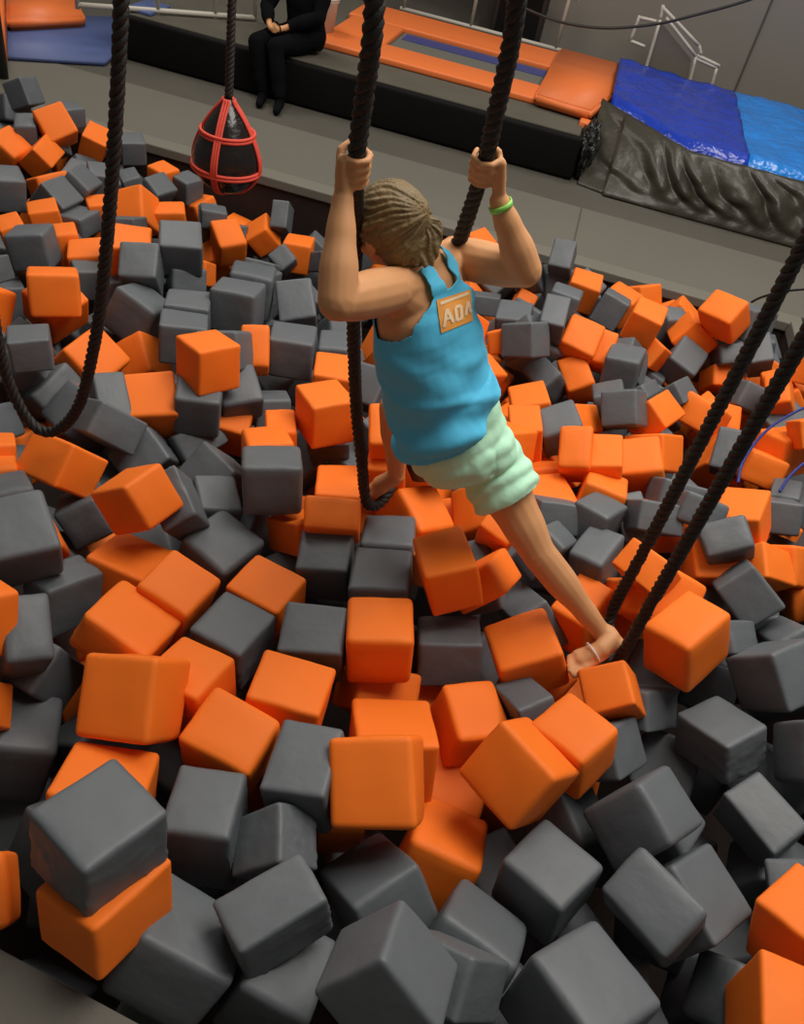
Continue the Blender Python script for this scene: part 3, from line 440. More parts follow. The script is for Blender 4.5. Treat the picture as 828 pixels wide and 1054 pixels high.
('G',-0.299,3.467,-0.246,0.355,-0.555,0.735,0.160,0.100,0.100,0.100,0,"steeply tilted grey foam block, eighth nearest grey to the girl's left elbow, below right"),
('G',-0.582,4.126,-0.390,0.426,-0.732,0.090,-0.524,0.100,0.100,0.100,0,"steeply tilted grey foam block, nearest grey to the girl's left elbow, below right"),
('O',0.504,1.525,-0.435,0.261,0.357,0.613,-0.655,0.100,0.100,0.100,0,'mostly buried orange foam block, nearest orange to the tipped orange block, below left'),
('G',0.919,1.459,-0.454,0.381,-0.579,-0.574,-0.435,0.100,0.100,0.100,0,'mostly buried grey foam block, seventh nearest grey to the tipped orange block, below right'),
('G',-0.262,2.849,-0.312,0.978,-0.118,0.093,-0.147,0.100,0.100,0.100,0,"mostly buried grey foam block, second nearest grey to the girl's left foot, above left"),
('O',-1.714,5.318,-0.744,0.800,-0.105,0.362,-0.467,0.100,0.100,0.100,0,'half-buried orange foam block, nearest orange to the black-fronted grey block, below right'),
('G',0.540,0.851,-0.267,0.697,0.301,0.646,-0.081,0.100,0.100,0.100,0,'mostly buried grey foam block, third nearest grey to the largest bottom grey block, left'),
('O',-0.238,1.437,-0.458,0.225,-0.197,-0.760,-0.577,0.100,0.100,0.100,0,'mostly buried orange foam block, fourth nearest orange to the bottom left ledge, above right'),
('G',1.538,2.163,-0.264,0.379,0.166,-0.910,-0.009,0.100,0.100,0.100,0,'mostly buried grey foam block, third nearest grey to the lozenge-topped grey block, above right')]
FILL = [
('G',-3.577,2.281,-0.052,0.216,0.103,0.965,0.111),
('G',-3.336,3.019,-0.127,0.479,0.757,0.280,-0.346),
('G',-0.935,4.688,-0.557,0.615,-0.544,-0.179,0.542),
('G',-0.273,5.358,-0.469,0.273,0.445,-0.831,-0.192),
('G',-3.718,2.945,-0.172,0.585,-0.784,0.012,0.208),
('G',-2.763,3.480,-0.162,0.843,0.240,-0.353,0.327),
('O',-2.613,4.678,-0.399,0.042,-0.207,-0.086,-0.974),
('G',-2.582,5.612,-0.533,0.131,0.296,0.624,0.711),
('G',1.701,1.274,-0.033,0.086,-0.952,-0.286,0.070),
('G',-2.127,2.818,-0.093,0.277,0.138,-0.783,0.540),
('G',-0.268,5.572,-0.629,0.163,0.715,-0.571,0.369),
('G',0.908,3.086,-0.341,0.351,0.917,0.152,0.110),
('G',-3.110,5.473,-0.475,0.609,-0.141,0.453,0.636),
('O',0.223,4.329,-0.469,0.421,-0.393,-0.446,0.685),
('G',-3.104,4.148,-0.291,0.377,0.450,-0.702,-0.403),
('G',-1.102,5.437,-0.807,0.016,-0.928,0.216,-0.303),
('G',-2.717,3.993,-0.139,0.596,0.023,-0.633,-0.494),
('G',1.481,0.779,-0.108,0.113,-0.172,0.346,0.915),
('G',-2.619,5.919,-0.629,0.395,0.017,-0.890,-0.227),
('G',1.798,2.284,-0.179,0.584,0.672,0.014,-0.455),
('G',-0.121,1.049,-0.232,0.214,-0.034,0.930,0.296),
('O',-3.433,1.530,-0.176,0.752,-0.423,-0.165,-0.478),
('O',-3.656,1.491,-0.019,0.030,0.914,-0.143,-0.378),
('O',-3.032,3.490,-0.193,0.547,0.440,0.645,0.303),
('O',-3.818,1.709,-0.098,0.852,-0.294,-0.409,0.143),
('G',1.300,2.355,-0.182,0.086,-0.620,-0.777,-0.060),
('G',-1.821,1.161,-0.003,0.469,-0.350,0.775,-0.238),
('G',-1.985,4.840,-0.587,0.776,0.434,-0.454,0.053),
('O',0.480,3.659,-0.396,0.253,-0.565,-0.479,-0.622),
('G',-2.813,1.572,0.013,0.508,-0.417,-0.032,0.753),
('G',-3.138,4.746,-0.184,0.798,-0.355,-0.164,0.458),
('G',-3.556,2.489,-0.144,0.403,-0.612,0.523,-0.435),
('G',-3.748,3.440,-0.159,0.228,0.011,0.236,0.945),
('G',-3.943,2.984,-0.010,0.173,-0.144,0.923,-0.313),
('O',-2.153,1.492,0.002,0.143,-0.291,0.833,-0.447),
('G',0.259,5.524,-0.520,0.039,-0.299,-0.897,-0.322),
('G',-3.340,1.258,-0.047,0.357,-0.049,0.924,0.129),
('O',1.377,2.722,-0.105,0.211,0.314,-0.077,-0.923),
('G',-1.762,1.738,-0.035,0.474,0.624,-0.473,-0.402),
('G',-0.370,4.533,-0.280,0.891,-0.347,-0.279,0.086),
('G',-1.870,3.055,-0.213,0.286,0.810,0.297,-0.418),
('G',-1.718,2.209,-0.028,0.235,0.670,0.704,0.016),
('G',1.745,0.862,0.007,0.743,0.579,0.005,-0.334),
('O',-1.995,1.487,-0.177,0.757,0.111,0.565,-0.310),
('G',1.588,4.871,-0.391,0.409,0.755,-0.095,0.503),
('G',-3.352,3.481,-0.141,0.238,-0.520,0.820,0.023),
('G',-3.653,4.365,-0.274,0.004,-0.284,-0.476,0.833),
('O',-2.185,2.221,-0.030,0.817,0.553,0.032,-0.159),
('G',1.075,5.488,-0.520,0.472,-0.788,-0.059,-0.391),
('G',1.753,2.902,-0.276,0.515,0.155,0.463,-0.705),
('G',-2.604,2.245,-0.086,0.082,0.055,0.972,0.215),
('O',2.005,4.430,-0.230,0.400,-0.464,-0.718,0.329),
('G',-1.077,4.089,-0.182,0.076,0.097,0.766,0.631),
('G',-0.769,5.570,-0.586,0.218,0.396,0.105,-0.886),
('G',-3.777,3.711,-0.275,0.233,-0.657,0.333,0.635),
('O',-2.992,1.367,0.021,0.092,-0.429,0.425,-0.792),
('G',0.974,3.887,-0.402,0.734,0.531,0.369,0.209),
('G',-3.509,3.116,-0.042,0.069,-0.793,-0.574,0.192),
('O',-2.786,3.143,-0.167,0.782,-0.284,0.444,-0.331),
('G',-3.954,2.411,-0.057,0.526,-0.765,-0.371,0.005),
('G',0.003,3.489,-0.216,0.010,-0.406,0.893,0.192),
('G',-2.525,3.251,-0.050,0.296,0.283,0.703,0.581),
('G',1.874,4.969,-0.505,0.515,0.492,0.686,-0.150),
('G',-0.931,5.681,-0.835,0.792,0.441,-0.398,0.140),
('G',-3.983,3.256,-0.129,0.120,-0.434,-0.135,-0.882),
('G',-2.596,1.534,-0.084,0.327,0.898,-0.280,-0.092),
('O',2.049,4.445,-0.455,0.372,0.793,0.440,-0.198),
('O',-2.369,1.922,0.007,0.320,0.312,-0.795,0.410),
('G',-2.993,2.685,-0.089,0.235,-0.772,0.458,-0.374),
('G',-3.728,2.486,0.006,0.607,-0.157,0.653,-0.425),
('G',-1.719,3.595,-0.394,0.440,0.511,0.446,-0.588),
('G',1.965,3.437,-0.336,0.160,0.511,0.843,-0.038),
('O',0.076,2.903,-0.268,0.478,0.091,-0.303,-0.819),
('O',1.563,4.194,-0.398,0.560,0.257,0.774,-0.145),
('G',0.487,4.847,-0.395,0.673,0.548,0.473,0.156),
('G',-2.649,1.189,0.035,0.038,0.842,-0.506,0.182),
('G',-2.961,3.709,-0.127,0.777,-0.132,-0.534,-0.306),
('O',-0.527,5.682,-0.655,0.419,-0.725,-0.227,0.498),
('G',-0.857,3.993,-0.430,0.178,0.708,-0.601,-0.325),
('G',1.783,1.564,-0.031,0.463,0.582,0.219,-0.632),
('O',-3.497,3.687,-0.182,0.492,0.335,-0.580,0.556),
('G',-3.128,3.185,-0.118,0.787,0.138,-0.334,-0.500),
('O',-0.410,3.150,-0.272,0.558,-0.761,0.317,0.092),
('G',-1.481,1.062,-0.023,0.864,0.025,0.433,0.258),
('G',-0.096,4.340,-0.266,0.146,-0.212,-0.380,-0.889),
('O',-3.870,1.385,-0.178,0.605,-0.769,-0.139,0.153),
('G',-3.305,2.558,-0.005,0.957,0.045,-0.093,-0.271),
('G',-3.815,3.922,-0.104,0.105,0.431,-0.083,0.893),
('O',-3.841,2.007,-0.042,0.396,0.063,0.686,-0.607),
('O',-1.835,0.974,-0.128,0.630,-0.601,-0.255,0.420),
('O',-3.057,2.111,-0.085,0.456,-0.200,-0.738,-0.455),
('G',-3.539,4.738,-0.228,0.471,-0.793,-0.117,0.367),
('O',-3.961,1.428,0.018,0.623,0.112,-0.171,-0.755),
('G',-3.794,2.748,-0.025,0.946,-0.156,-0.173,0.226),
('G',-1.133,1.030,-0.137,0.714,-0.213,0.667,-0.032),
('G',-3.335,4.666,-0.351,0.842,-0.464,0.230,0.154),
('G',-0.356,0.990,-0.272,0.464,-0.876,-0.088,0.096),
('G',0.374,4.607,-0.372,0.832,0.138,0.264,0.468),
('O',-4.107,1.277,-0.110,0.420,0.573,-0.575,0.406),
('G',-3.200,2.132,0.034,0.245,0.657,-0.588,-0.403),
('G',-0.073,2.030,-0.224,0.148,0.337,-0.185,0.911),
('G',-1.957,2.138,-0.119,0.333,0.364,-0.284,-0.822),
('G',-0.130,5.687,-0.540,0.396,0.037,-0.843,0.362),
('O',-3.088,1.637,-0.076,0.601,-0.432,0.528,0.416),
('G',-4.041,1.818,0.037,0.324,-0.775,-0.254,0.479),
('G',-2.747,4.274,-0.447,0.087,0.589,0.251,-0.764),
('O',1.515,5.316,-0.354,0.678,-0.673,0.279,0.099),
('G',0.875,4.370,-0.449,0.771,-0.075,0.520,0.360),
('O',-2.723,2.468,0.036,0.079,-0.135,0.863,0.481),
('O',2.095,4.831,-0.393,0.296,-0.681,0.518,-0.424),
('G',-3.752,2.258,-0.155,0.125,-0.202,-0.173,0.956),
('G',1.210,5.202,-0.494,0.506,0.356,-0.451,0.643),
('G',0.322,2.843,-0.273,0.742,-0.281,0.088,0.602),
('O',-3.014,2.898,-0.027,0.019,-0.917,0.163,-0.363),
('G',-2.562,3.675,-0.202,0.039,0.936,0.320,-0.144),
('G',-3.321,4.226,-0.168,0.567,-0.004,-0.623,0.539),
('G',-2.773,1.832,-0.162,0.189,-0.580,0.583,-0.537),
('O',-2.311,1.954,-0.172,0.114,-0.911,-0.142,-0.371),
('G',-2.174,1.847,0.031,0.828,-0.224,-0.053,0.512),
('G',-0.134,2.992,-0.159,0.649,0.304,0.684,-0.139),
('G',-1.285,4.965,-0.596,0.003,0.013,0.965,-0.260),
('O',1.316,2.888,-0.221,0.726,0.132,-0.655,0.166),
('G',1.877,2.135,-0.046,0.860,0.068,-0.385,-0.329),
('G',1.159,3.479,-0.342,0.557,-0.586,-0.588,0.010),
('G',-0.492,4.939,-0.508,0.800,0.251,-0.442,-0.318),
('G',-3.491,5.272,-0.400,0.342,0.874,-0.077,-0.337),
('O',-2.149,1.759,-0.178,0.528,-0.727,0.390,-0.201),
('G',-1.193,1.936,-0.298,0.052,0.447,-0.379,-0.809),
('O',-2.393,2.443,-0.166,0.856,-0.509,0.053,0.071),
('G',0.699,4.976,-0.403,0.604,-0.680,-0.123,0.397),
('O',0.292,3.165,-0.346,0.594,0.555,-0.258,-0.522),
('G',-1.485,1.764,-0.125,0.164,0.802,-0.055,0.572),
('G',1.747,2.397,-0.005,0.165,0.341,-0.821,-0.427),
('G',-1.518,1.397,-0.123,0.325,-0.200,-0.312,0.870),
('O',-2.334,1.356,-0.018,0.713,0.126,0.356,0.590),
('G',-1.703,1.431,0.022,0.517,-0.336,0.453,0.643),
('G',-2.050,2.637,-0.181,0.543,0.147,0.815,0.138),
('O',0.310,4.067,-0.431,0.133,0.121,0.112,0.977),
('G',-1.916,3.992,-0.394,0.223,-0.960,-0.161,0.056),
('G',-3.394,2.099,-0.120,0.071,0.047,-0.114,-0.990),
('G',0.776,0.840,-0.096,0.462,-0.155,-0.396,-0.778),
('G',-1.105,1.585,-0.284,0.158,0.459,-0.504,0.715),
('G',-3.712,4.176,-0.213,0.894,0.233,0.137,0.357),
('G',-1.924,3.267,-0.357,0.493,-0.645,0.114,-0.572),
('G',-3.975,3.608,-0.089,0.022,-0.650,0.559,0.514),
('G',-0.735,3.604,-0.400,0.686,0.543,0.471,0.113),
('O',-3.034,1.101,-0.122,0.541,-0.570,-0.452,-0.422),
('G',-3.183,3.910,-0.288,0.173,-0.712,-0.546,0.406),
('G',1.551,1.037,0.012,0.029,0.062,0.990,0.120),
('G',1.784,1.880,-0.160,0.270,0.002,-0.815,0.513),
('O',-0.152,2.638,-0.248,0.708,0.059,-0.485,-0.511),
('G',-2.276,3.176,-0.169,0.499,-0.006,-0.068,0.864),
('G',0.528,2.466,-0.244,0.149,-0.694,-0.298,0.639),
('O',-3.467,1.840,-0.160,0.785,0.067,0.615,0.035),
('O',-2.530,2.973,-0.103,0.489,-0.834,-0.255,0.012),
('G',1.214,4.276,-0.415,0.816,-0.196,0.444,0.313),
('G',-3.855,5.097,-0.252,0.509,0.189,-0.683,-0.488),
('O',0.713,3.225,-0.211,0.900,0.316,0.213,-0.211),
('G',-3.561,1.188,-0.042,0.308,-0.741,0.162,-0.574),
('G',-1.226,2.386,-0.289,0.309,0.079,-0.644,-0.695),
('G',1.082,0.716,-0.172,0.388,0.146,0.097,-0.905),
('G',-3.424,3.936,-0.146,0.954,-0.164,-0.154,0.200),
('G',-2.859,2.456,-0.162,0.705,0.421,-0.235,0.521),
('G',-2.559,2.637,-0.055,0.407,0.737,0.529,0.108),
('G',-2.203,4.197,-0.332,0.282,0.229,-0.427,0.828),
('G',1.270,3.142,-0.266,0.269,0.585,0.289,-0.708),
('G',-0.467,1.556,-0.271,0.652,-0.118,0.705,-0.254),
('G',1.808,2.782,-0.040,0.605,0.231,0.532,-0.545),
('G',-1.787,2.011,-0.166,0.087,-0.454,0.879,0.116),
('G',-1.105,4.327,-0.388,0.646,-0.005,0.757,-0.096),
('G',-3.818,4.552,-0.287,0.548,0.633,-0.351,-0.420),
('O',-4.089,2.591,0.025,0.533,0.031,0.319,0.783),
('O',-2.526,1.170,-0.177,0.598,-0.776,-0.123,-0.158),
('G',-2.106,1.220,-0.086,0.523,-0.416,0.743,0.029),
('O',-3.209,5.954,-0.544,0.006,0.132,-0.315,0.940),
('O',-2.818,2.732,-0.002,0.241,0.944,0.026,-0.226),
('G',-3.842,4.811,-0.256,0.637,0.342,-0.243,0.647),
('G',0.485,5.674,-0.520,0.146,-0.782,0.260,-0.547),
('G',-2.559,2.032,-0.145,0.976,0.205,0.031,0.061),
('G',-3.730,5.355,-0.413,0.418,-0.815,-0.088,-0.392),
('G',-0.138,1.352,-0.270,0.422,0.141,-0.777,0.445),
('G',-1.078,5.678,-0.683,0.081,0.451,-0.032,-0.888),
('G',-2.508,1.780,-0.112,0.663,0.631,0.094,0.391),
('G',-3.658,3.184,-0.223,0.790,0.069,0.392,0.467),
('G',-3.026,4.518,-0.212,0.491,-0.843,-0.202,-0.088),
('G',1.039,2.471,-0.229,0.786,0.262,-0.443,-0.344),
('G',-3.738,5.778,-0.410,0.314,0.237,0.695,-0.602),
('G',1.963,3.170,-0.161,0.677,0.448,-0.313,-0.493),
('G',-4.052,2.755,-0.172,0.745,-0.129,-0.209,0.621),
('G',-0.203,1.712,-0.239,0.593,0.706,0.376,0.091),
('G',-3.572,2.687,-0.099,0.588,-0.052,0.067,-0.804),
('G',-1.457,5.763,-0.851,0.416,0.175,0.470,0.758),
('O',-0.226,3.704,-0.208,0.031,-0.933,0.249,0.257),
('G',-3.144,2.403,-0.173,0.154,0.616,-0.427,-0.644),
('G',-3.912,4.351,-0.346,0.493,-0.442,-0.657,0.361),
('G',-2.338,1.125,0.014,0.347,-0.591,0.438,-0.581),
('G',-1.290,1.345,-0.141,0.211,0.888,-0.348,0.215),
('G',-2.774,2.006,0.017,0.179,-0.303,-0.435,-0.828),
('G',-3.212,4.428,-0.282,0.543,0.634,-0.346,-0.429),
('O',-0.289,3.966,-0.295,0.469,-0.715,0.409,-0.319),
('G',-1.956,2.755,0.024,0.644,0.181,-0.410,-0.620),
('G',-0.480,3.750,-0.385,0.566,-0.702,-0.013,-0.433),
('G',-3.495,5.939,-0.520,0.639,0.717,-0.111,-0.255),
('O',1.860,4.043,-0.431,0.285,0.851,0.366,0.246),
('O',-3.763,1.137,-0.156,0.651,0.348,0.533,0.413),
('G',-3.580,2.063,0.039,0.721,-0.079,-0.688,-0.021),
('G',-2.880,4.180,-0.183,0.741,-0.264,-0.610,0.101),
('G',-0.639,1.642,-0.249,0.112,-0.798,-0.580,-0.117),
('O',0.594,1.846,-0.188,0.735,-0.478,-0.433,0.211),
('G',0.577,5.445,-0.563,0.412,-0.031,0.491,0.767),
('G',-3.328,3.270,-0.208,0.331,0.160,-0.916,-0.160),
('O',0.111,4.562,-0.453,0.154,-0.939,-0.194,0.239),
('G',-2.788,3.711,-0.286,0.333,0.373,-0.839,-0.214),
('G',1.255,3.812,-0.414,0.192,-0.777,0.531,-0.278),
('O',-2.802,2.892,-0.200,0.180,0.203,0.513,0.814),
('G',-1.089,2.953,-0.195,0.018,-0.906,0.226,-0.356),
('O',-4.170,1.665,-0.167,0.749,0.090,0.359,-0.549),
('G',-3.494,4.980,-0.234,0.003,0.303,0.905,-0.299),
('G',-3.469,4.430,-0.149,0.657,-0.338,0.090,-0.668),
('O',-4.079,2.022,-0.153,0.909,0.045,0.345,0.229),
('O',-2.373,1.611,-0.132,0.469,-0.046,-0.338,0.815),
('G',-2.982,1.867,0.018,0.632,0.085,-0.249,-0.729),
('G',0.131,3.647,-0.284,0.146,0.404,-0.866,-0.258),
('G',-0.389,5.259,-0.631,0.419,0.080,0.845,-0.323),
('G',2.024,3.769,-0.380,0.372,-0.809,-0.275,-0.362),
('O',-3.592,3.358,-0.037,0.153,-0.500,-0.422,-0.741),
('G',1.244,4.527,-0.430,0.781,0.043,0.162,0.602),
('O',0.553,3.032,-0.324,0.416,0.505,-0.744,0.137),
('G',-2.630,5.266,-0.383,0.080,-0.995,-0.035,0.050),
('G',1.823,1.412,-0.176,0.850,-0.339,-0.259,-0.309),
('G',1.727,0.656,0.021,0.595,0.605,0.487,0.205),
('G',-2.414,3.862,-0.377,0.435,-0.844,0.312,0.036),
('G',-3.508,4.133,-0.292,0.138,-0.165,0.865,0.453),
('G',-0.649,4.611,-0.534,0.853,-0.194,-0.406,-0.263),
('G',-1.971,3.532,-0.340,0.414,0.417,0.311,0.747),
('G',-1.219,2.627,-0.267,0.531,0.799,-0.281,-0.020),
('G',1.218,2.657,-0.280,0.717,-0.192,-0.041,0.669),
('G',-2.269,2.602,-0.066,0.701,-0.580,-0.301,-0.285),
('G',-1.582,2.308,-0.268,0.161,0.143,-0.809,-0.547),
('G',2.103,5.066,-0.473,0.168,-0.050,0.151,-0.973),
('O',0.240,1.706,-0.286,0.839,-0.476,-0.059,0.256),
('O',-1.728,1.983,0.038,0.649,0.730,-0.200,-0.073),
('G',-3.826,5.461,-0.253,0.003,0.093,-0.281,-0.955),
('G',2.062,5.261,-0.423,0.816,0.112,-0.103,-0.558),
('O',-1.691,1.527,-0.178,0.456,-0.657,0.327,-0.503),
('O',1.242,5.376,-0.320,0.115,0.862,-0.424,0.253),
('G',0.488,4.412,-0.467,0.672,-0.738,0.050,0.050),
('G',0.896,5.643,-0.520,0.169,-0.090,0.814,-0.548),
('O',-3.609,1.743,-0.008,0.002,-0.762,0.577,-0.293),
('O',-3.245,1.874,0.009,0.532,0.810,-0.229,0.094),
('O',0.500,3.304,-0.317,0.712,0.224,0.321,0.582),
('O',-2.422,2.196,-0.009,0.454,-0.558,-0.609,0.336),
('G',-0.907,2.952,-0.320,0.014,-0.600,0.792,0.111),
('G',-3.218,2.786,-0.127,0.042,0.185,0.666,0.722),
('G',-2.908,5.869,-0.607,0.873,-0.287,-0.273,-0.285),
('O',-3.837,1.228,0.022,0.424,-0.467,-0.625,0.461),
('G',-1.856,2.606,-0.158,0.092,0.664,0.714,-0.203),
('G',-1.996,2.490,0.023,0.360,-0.507,0.782,-0.037),
('O',-3.038,3.961,-0.098,0.292,0.194,-0.825,-0.444),
('O',-2.843,1.057,0.006,0.815,0.206,0.541,-0.026),
('G',-3.179,3.639,-0.066,0.461,0.747,-0.060,-0.475),
('G',-1.287,1.721,-0.231,0.703,-0.383,-0.117,0.588),
('G',-2.865,1.372,-0.141,0.934,0.003,-0.340,0.106),
('G',-4.164,1.515,-0.035,0.285,-0.958,-0.003,0.040),
('G',-3.266,5.006,-0.379,0.197,0.715,0.598,0.306),
('G',-1.054,1.364,-0.273,0.372,-0.479,0.739,0.293),
('G',0.067,1.859,-0.180,0.435,0.714,-0.544,0.071),
('G',-1.264,1.068,0.037,0.605,-0.650,0.218,0.406),
('G',-1.817,2.805,-0.268,0.365,0.254,0.402,-0.801),
('O',0.110,5.328,-0.597,0.255,0.725,-0.617,-0.172),
('G',2.180,5.462,-0.520,0.229,-0.136,0.225,-0.937),
('G',1.925,2.539,-0.088,0.695,-0.160,-0.151,-0.685),
('O',1.755,3.815,-0.414,0.868,-0.208,-0.354,0.280),
('G',-2.444,3.486,-0.216,0.155,0.802,0.567,0.110),
('G',-3.933,4.084,-0.186,0.163,-0.156,-0.396,-0.890),
('G',-2.966,3.312,-0.076,0.753,-0.380,0.509,-0.173),
('G',-3.606,5.562,-0.277,0.774,-0.233,0.196,-0.555),
('G',-1.353,1.534,0.018,0.382,0.310,0.529,-0.691),
('O',-3.102,1.349,-0.160,0.378,0.689,-0.619,-0.013),
('O',0.751,1.642,-0.298,0.231,-0.055,0.755,0.611),
('O',1.739,4.335,-0.452,0.077,0.947,0.262,0.168),
('G',-4.094,2.265,-0.134,0.504,0.314,-0.804,-0.035),
('G',-2.898,2.276,-0.034,0.002,-0.045,0.872,-0.488),
('O',1.766,3.139,-0.352,0.177,-0.220,0.949,-0.142),
('O',1.511,5.573,-0.520,0.060,0.619,0.707,0.338),
('G',-2.934,4.367,-0.332,0.311,0.709,-0.330,-0.540),
('G',1.267,4.035,-0.349,0.637,-0.182,0.251,-0.705),
('G',1.508,2.465,-0.242,0.523,-0.363,0.380,-0.671),
('G',-0.831,5.780,-0.644,0.109,-0.514,0.686,-0.503),
('G',0.093,5.638,-0.640,0.562,0.303,0.147,-0.755),
('G',0.858,5.442,-0.379,0.755,0.050,-0.540,-0.370),
('O',0.168,3.871,-0.397,0.745,-0.376,0.227,0.501),
('G',-1.974,1.328,0.038,0.059,-0.787,0.420,-0.448),
('G',1.751,1.071,-0.104,0.899,0.121,0.127,0.402),
('G',-3.221,1.775,-0.176,0.742,-0.041,-0.392,0.542),
('G',0.300,4.925,-0.630,0.402,-0.555,0.714,0.141),
('O',-0.387,2.540,-0.369,0.454,0.125,0.822,0.322),
('O',-2.014,1.009,0.038,0.403,-0.655,0.485,0.416),
('O',-0.886,1.569,-0.433,0.835,-0.291,0.431,-0.183),
('G',0.045,1.202,-0.415,0.342,-0.518,0.673,-0.403),
('G',1.336,3.633,-0.528,0.571,0.577,0.537,-0.228),
('G',0.055,2.186,-0.416,0.669,-0.530,0.019,-0.520),
('O',1.497,4.358,-0.629,0.945,-0.186,-0.177,-0.204),
('G',1.675,3.531,-0.526,0.553,0.782,0.092,0.272),
('G',0.669,2.647,-0.359,0.035,0.524,-0.710,-0.469),
('O',-0.954,1.807,-0.448,0.329,-0.104,0.764,-0.546),
('G',-0.806,4.855,-0.713,0.667,0.352,-0.013,-0.656),
('O',1.676,5.208,-0.704,0.768,0.633,0.041,-0.089),
('O',0.155,4.025,-0.585,0.535,0.038,-0.330,0.777),
('G',-0.639,4.320,-0.598,0.386,-0.244,0.879,0.137),
('O',0.755,1.923,-0.427,0.300,0.614,-0.421,0.597),
('O',0.503,3.953,-0.497,0.962,0.081,0.164,-0.205),
('O',0.307,5.304,-0.696,0.699,-0.407,-0.256,-0.530),
('G',-0.801,5.397,-0.959,0.438,-0.268,-0.681,-0.521),
('G',-0.518,1.147,-0.433,0.601,0.516,0.542,0.281),
('G',0.905,0.818,-0.300,0.537,-0.836,-0.006,0.111),
('G',-1.063,4.229,-0.596,0.332,0.089,0.623,0.703),
('G',-1.321,2.124,-0.400,0.486,0.300,0.594,-0.566),
('O',-1.105,2.123,-0.421,0.232,0.083,-0.968,-0.036),
('O',-1.603,2.554,-0.354,0.262,-0.833,0.241,0.424),
('G',-3.670,5.050,-0.391,0.099,0.505,-0.843,-0.157),
('O',0.268,3.425,-0.483,0.140,0.673,0.722,-0.071),
('G',-0.225,2.295,-0.307,0.776,-0.500,-0.217,-0.318),
('G',0.893,3.619,-0.544,0.034,-0.019,-0.989,-0.144),
('G',-2.393,2.825,-0.008,0.295,0.202,-0.719,0.597),
('G',-0.335,4.759,-0.457,0.150,0.900,0.125,-0.391),
('G',0.808,4.709,-0.633,0.224,0.858,0.148,-0.438),
('O',-0.004,1.896,-0.457,0.578,0.681,0.392,-0.222),
('O',1.666,4.894,-0.672,0.266,0.290,-0.875,0.282),
('O',0.211,2.643,-0.301,0.753,-0.586,-0.163,-0.252),
('G',1.919,3.875,-0.572,0.392,-0.067,0.875,-0.276),
('G',-0.645,0.936,-0.433,0.241,-0.939,-0.083,-0.230),
('G',1.570,3.885,-0.532,0.002,0.595,0.606,-0.528),
('O',-0.497,3.020,-0.473,0.331,0.506,-0.778,0.169),
('G',-0.764,3.069,-0.481,0.466,0.532,0.659,-0.257),
('G',-1.690,2.943,-0.449,0.396,-0.097,-0.161,-0.899),
('O',-0.464,1.946,-0.442,0.215,0.357,-0.572,-0.706),
('G',0.382,0.771,-0.422,0.381,0.611,-0.606,0.340),
('G',1.413,2.289,-0.454,0.501,-0.269,-0.696,0.438),
('O',0.102,4.649,-0.636,0.006,0.841,-0.055,0.538),
('G',-0.109,0.823,-0.323,0.407,0.011,0.246,0.880),
('G',1.149,1.425,-0.423,0.290,0.842,-0.399,0.219),
('G',-0.410,3.372,-0.492,0.344,-0.110,0.522,-0.773)]

# ---------------------------------------------------------------- foam blocks
def block_mesh(name, seed, n_in=5, r=.17, wob=.035, crease=0.0, dense=False):
    rnd = random.Random(seed)
    g = [-1, -.985, -.95, -.90, -.83]; k = 14 if dense else n_in
    g = g + [-.83 + 1.66*(i+1)/(k+1) for i in range(k)] + [.83, .90, .95, .985, 1]
    bm = bmesh.new(); n = len(g); vs = {}
    def V(p):
        key = tuple(round(c, 4) for c in p)
        if key not in vs: vs[key] = bm.verts.new(p)
        return vs[key]
    for ax in range(3):
        for sg in (-1, 1):
            for i in range(n-1):
                for j in range(n-1):
                    q = []
                    for a, b in ((g[i], g[j]), (g[i+1], g[j]), (g[i+1], g[j+1]), (g[i], g[j+1])):
                        p = [0, 0, 0]; p[ax] = sg; p[(ax+1) % 3] = a; p[(ax+2) % 3] = b; q.append(V(p))
                    if sg < 0: q.reverse()
                    bm.faces.new(q)
    off = Vector((rnd.uniform(-50, 50), rnd.uniform(-50, 50), rnd.uniform(-50, 50)))
    tw = rnd.uniform(-.05, .05); cs = [[Vector([rnd.uniform(-wob, wob) for _ in range(3)]) for _ in range(1)][0] for _ in range(8)]
    cax = rnd.randrange(3)
    for v in bm.verts:
        p = v.co.copy(); inner = Vector([max(-1+r, min(1-r, c)) for c in p]); d = p-inner
        if d.length > 1e-9: p = inner + d.normalized()*r
        # slack cover: faces bulge a little, corners wander
        m_ = [1-abs(c) for c in p]
        q = p.copy()
        bulge = .030
        for a in range(3):
            b_, c_ = (a+1) % 3, (a+2) % 3
            q[a] += (1 if p[a] > 0 else -1)*bulge*(1-p[b_]**2)*(1-p[c_]**2)*(abs(p[a])**3)
        # trilinear corner jitter
        jit = Vector((0, 0, 0))
        for ci in range(8):
            sx, sy, sz = (1 if ci & 1 else -1), (1 if ci & 2 else -1), (1 if ci & 4 else -1)
            wgt = (1+sx*p.x)*(1+sy*p.y)*(1+sz*p.z)/8; jit += cs[ci]*wgt
        q += jit
        nz = noise.noise_vector(p*1.3+off)*.022 + noise.noise_vector(p*3.1+off)*.008
        q += nz
        if crease:
            t = noise.noise(Vector((p.x*2.2, p.y*2.2, p.z*2.2))+off)
            ridge = 1-abs(noise.noise(Vector((p.x*1.3, p.y*3.4, p.z*2.0))+off*2+Vector((t, t, t))*1.6))*2.6
            ridge = max(0, ridge)**3
            edge = max(abs(p[(cax+1) % 3]), abs(p[(cax+2) % 3]))
            q += p.normalized()*ridge*crease*(.35+.65*edge)*max(0, min(1, (.75-p.z)*1.6))
        v.co = q
    me = bpy.data.meshes.new(name); bmesh.ops.recalc_face_normals(bm, faces=bm.faces); bm.to_mesh(me); bm.free()
    for p in me.polygons: p.use_smooth = True
    return me
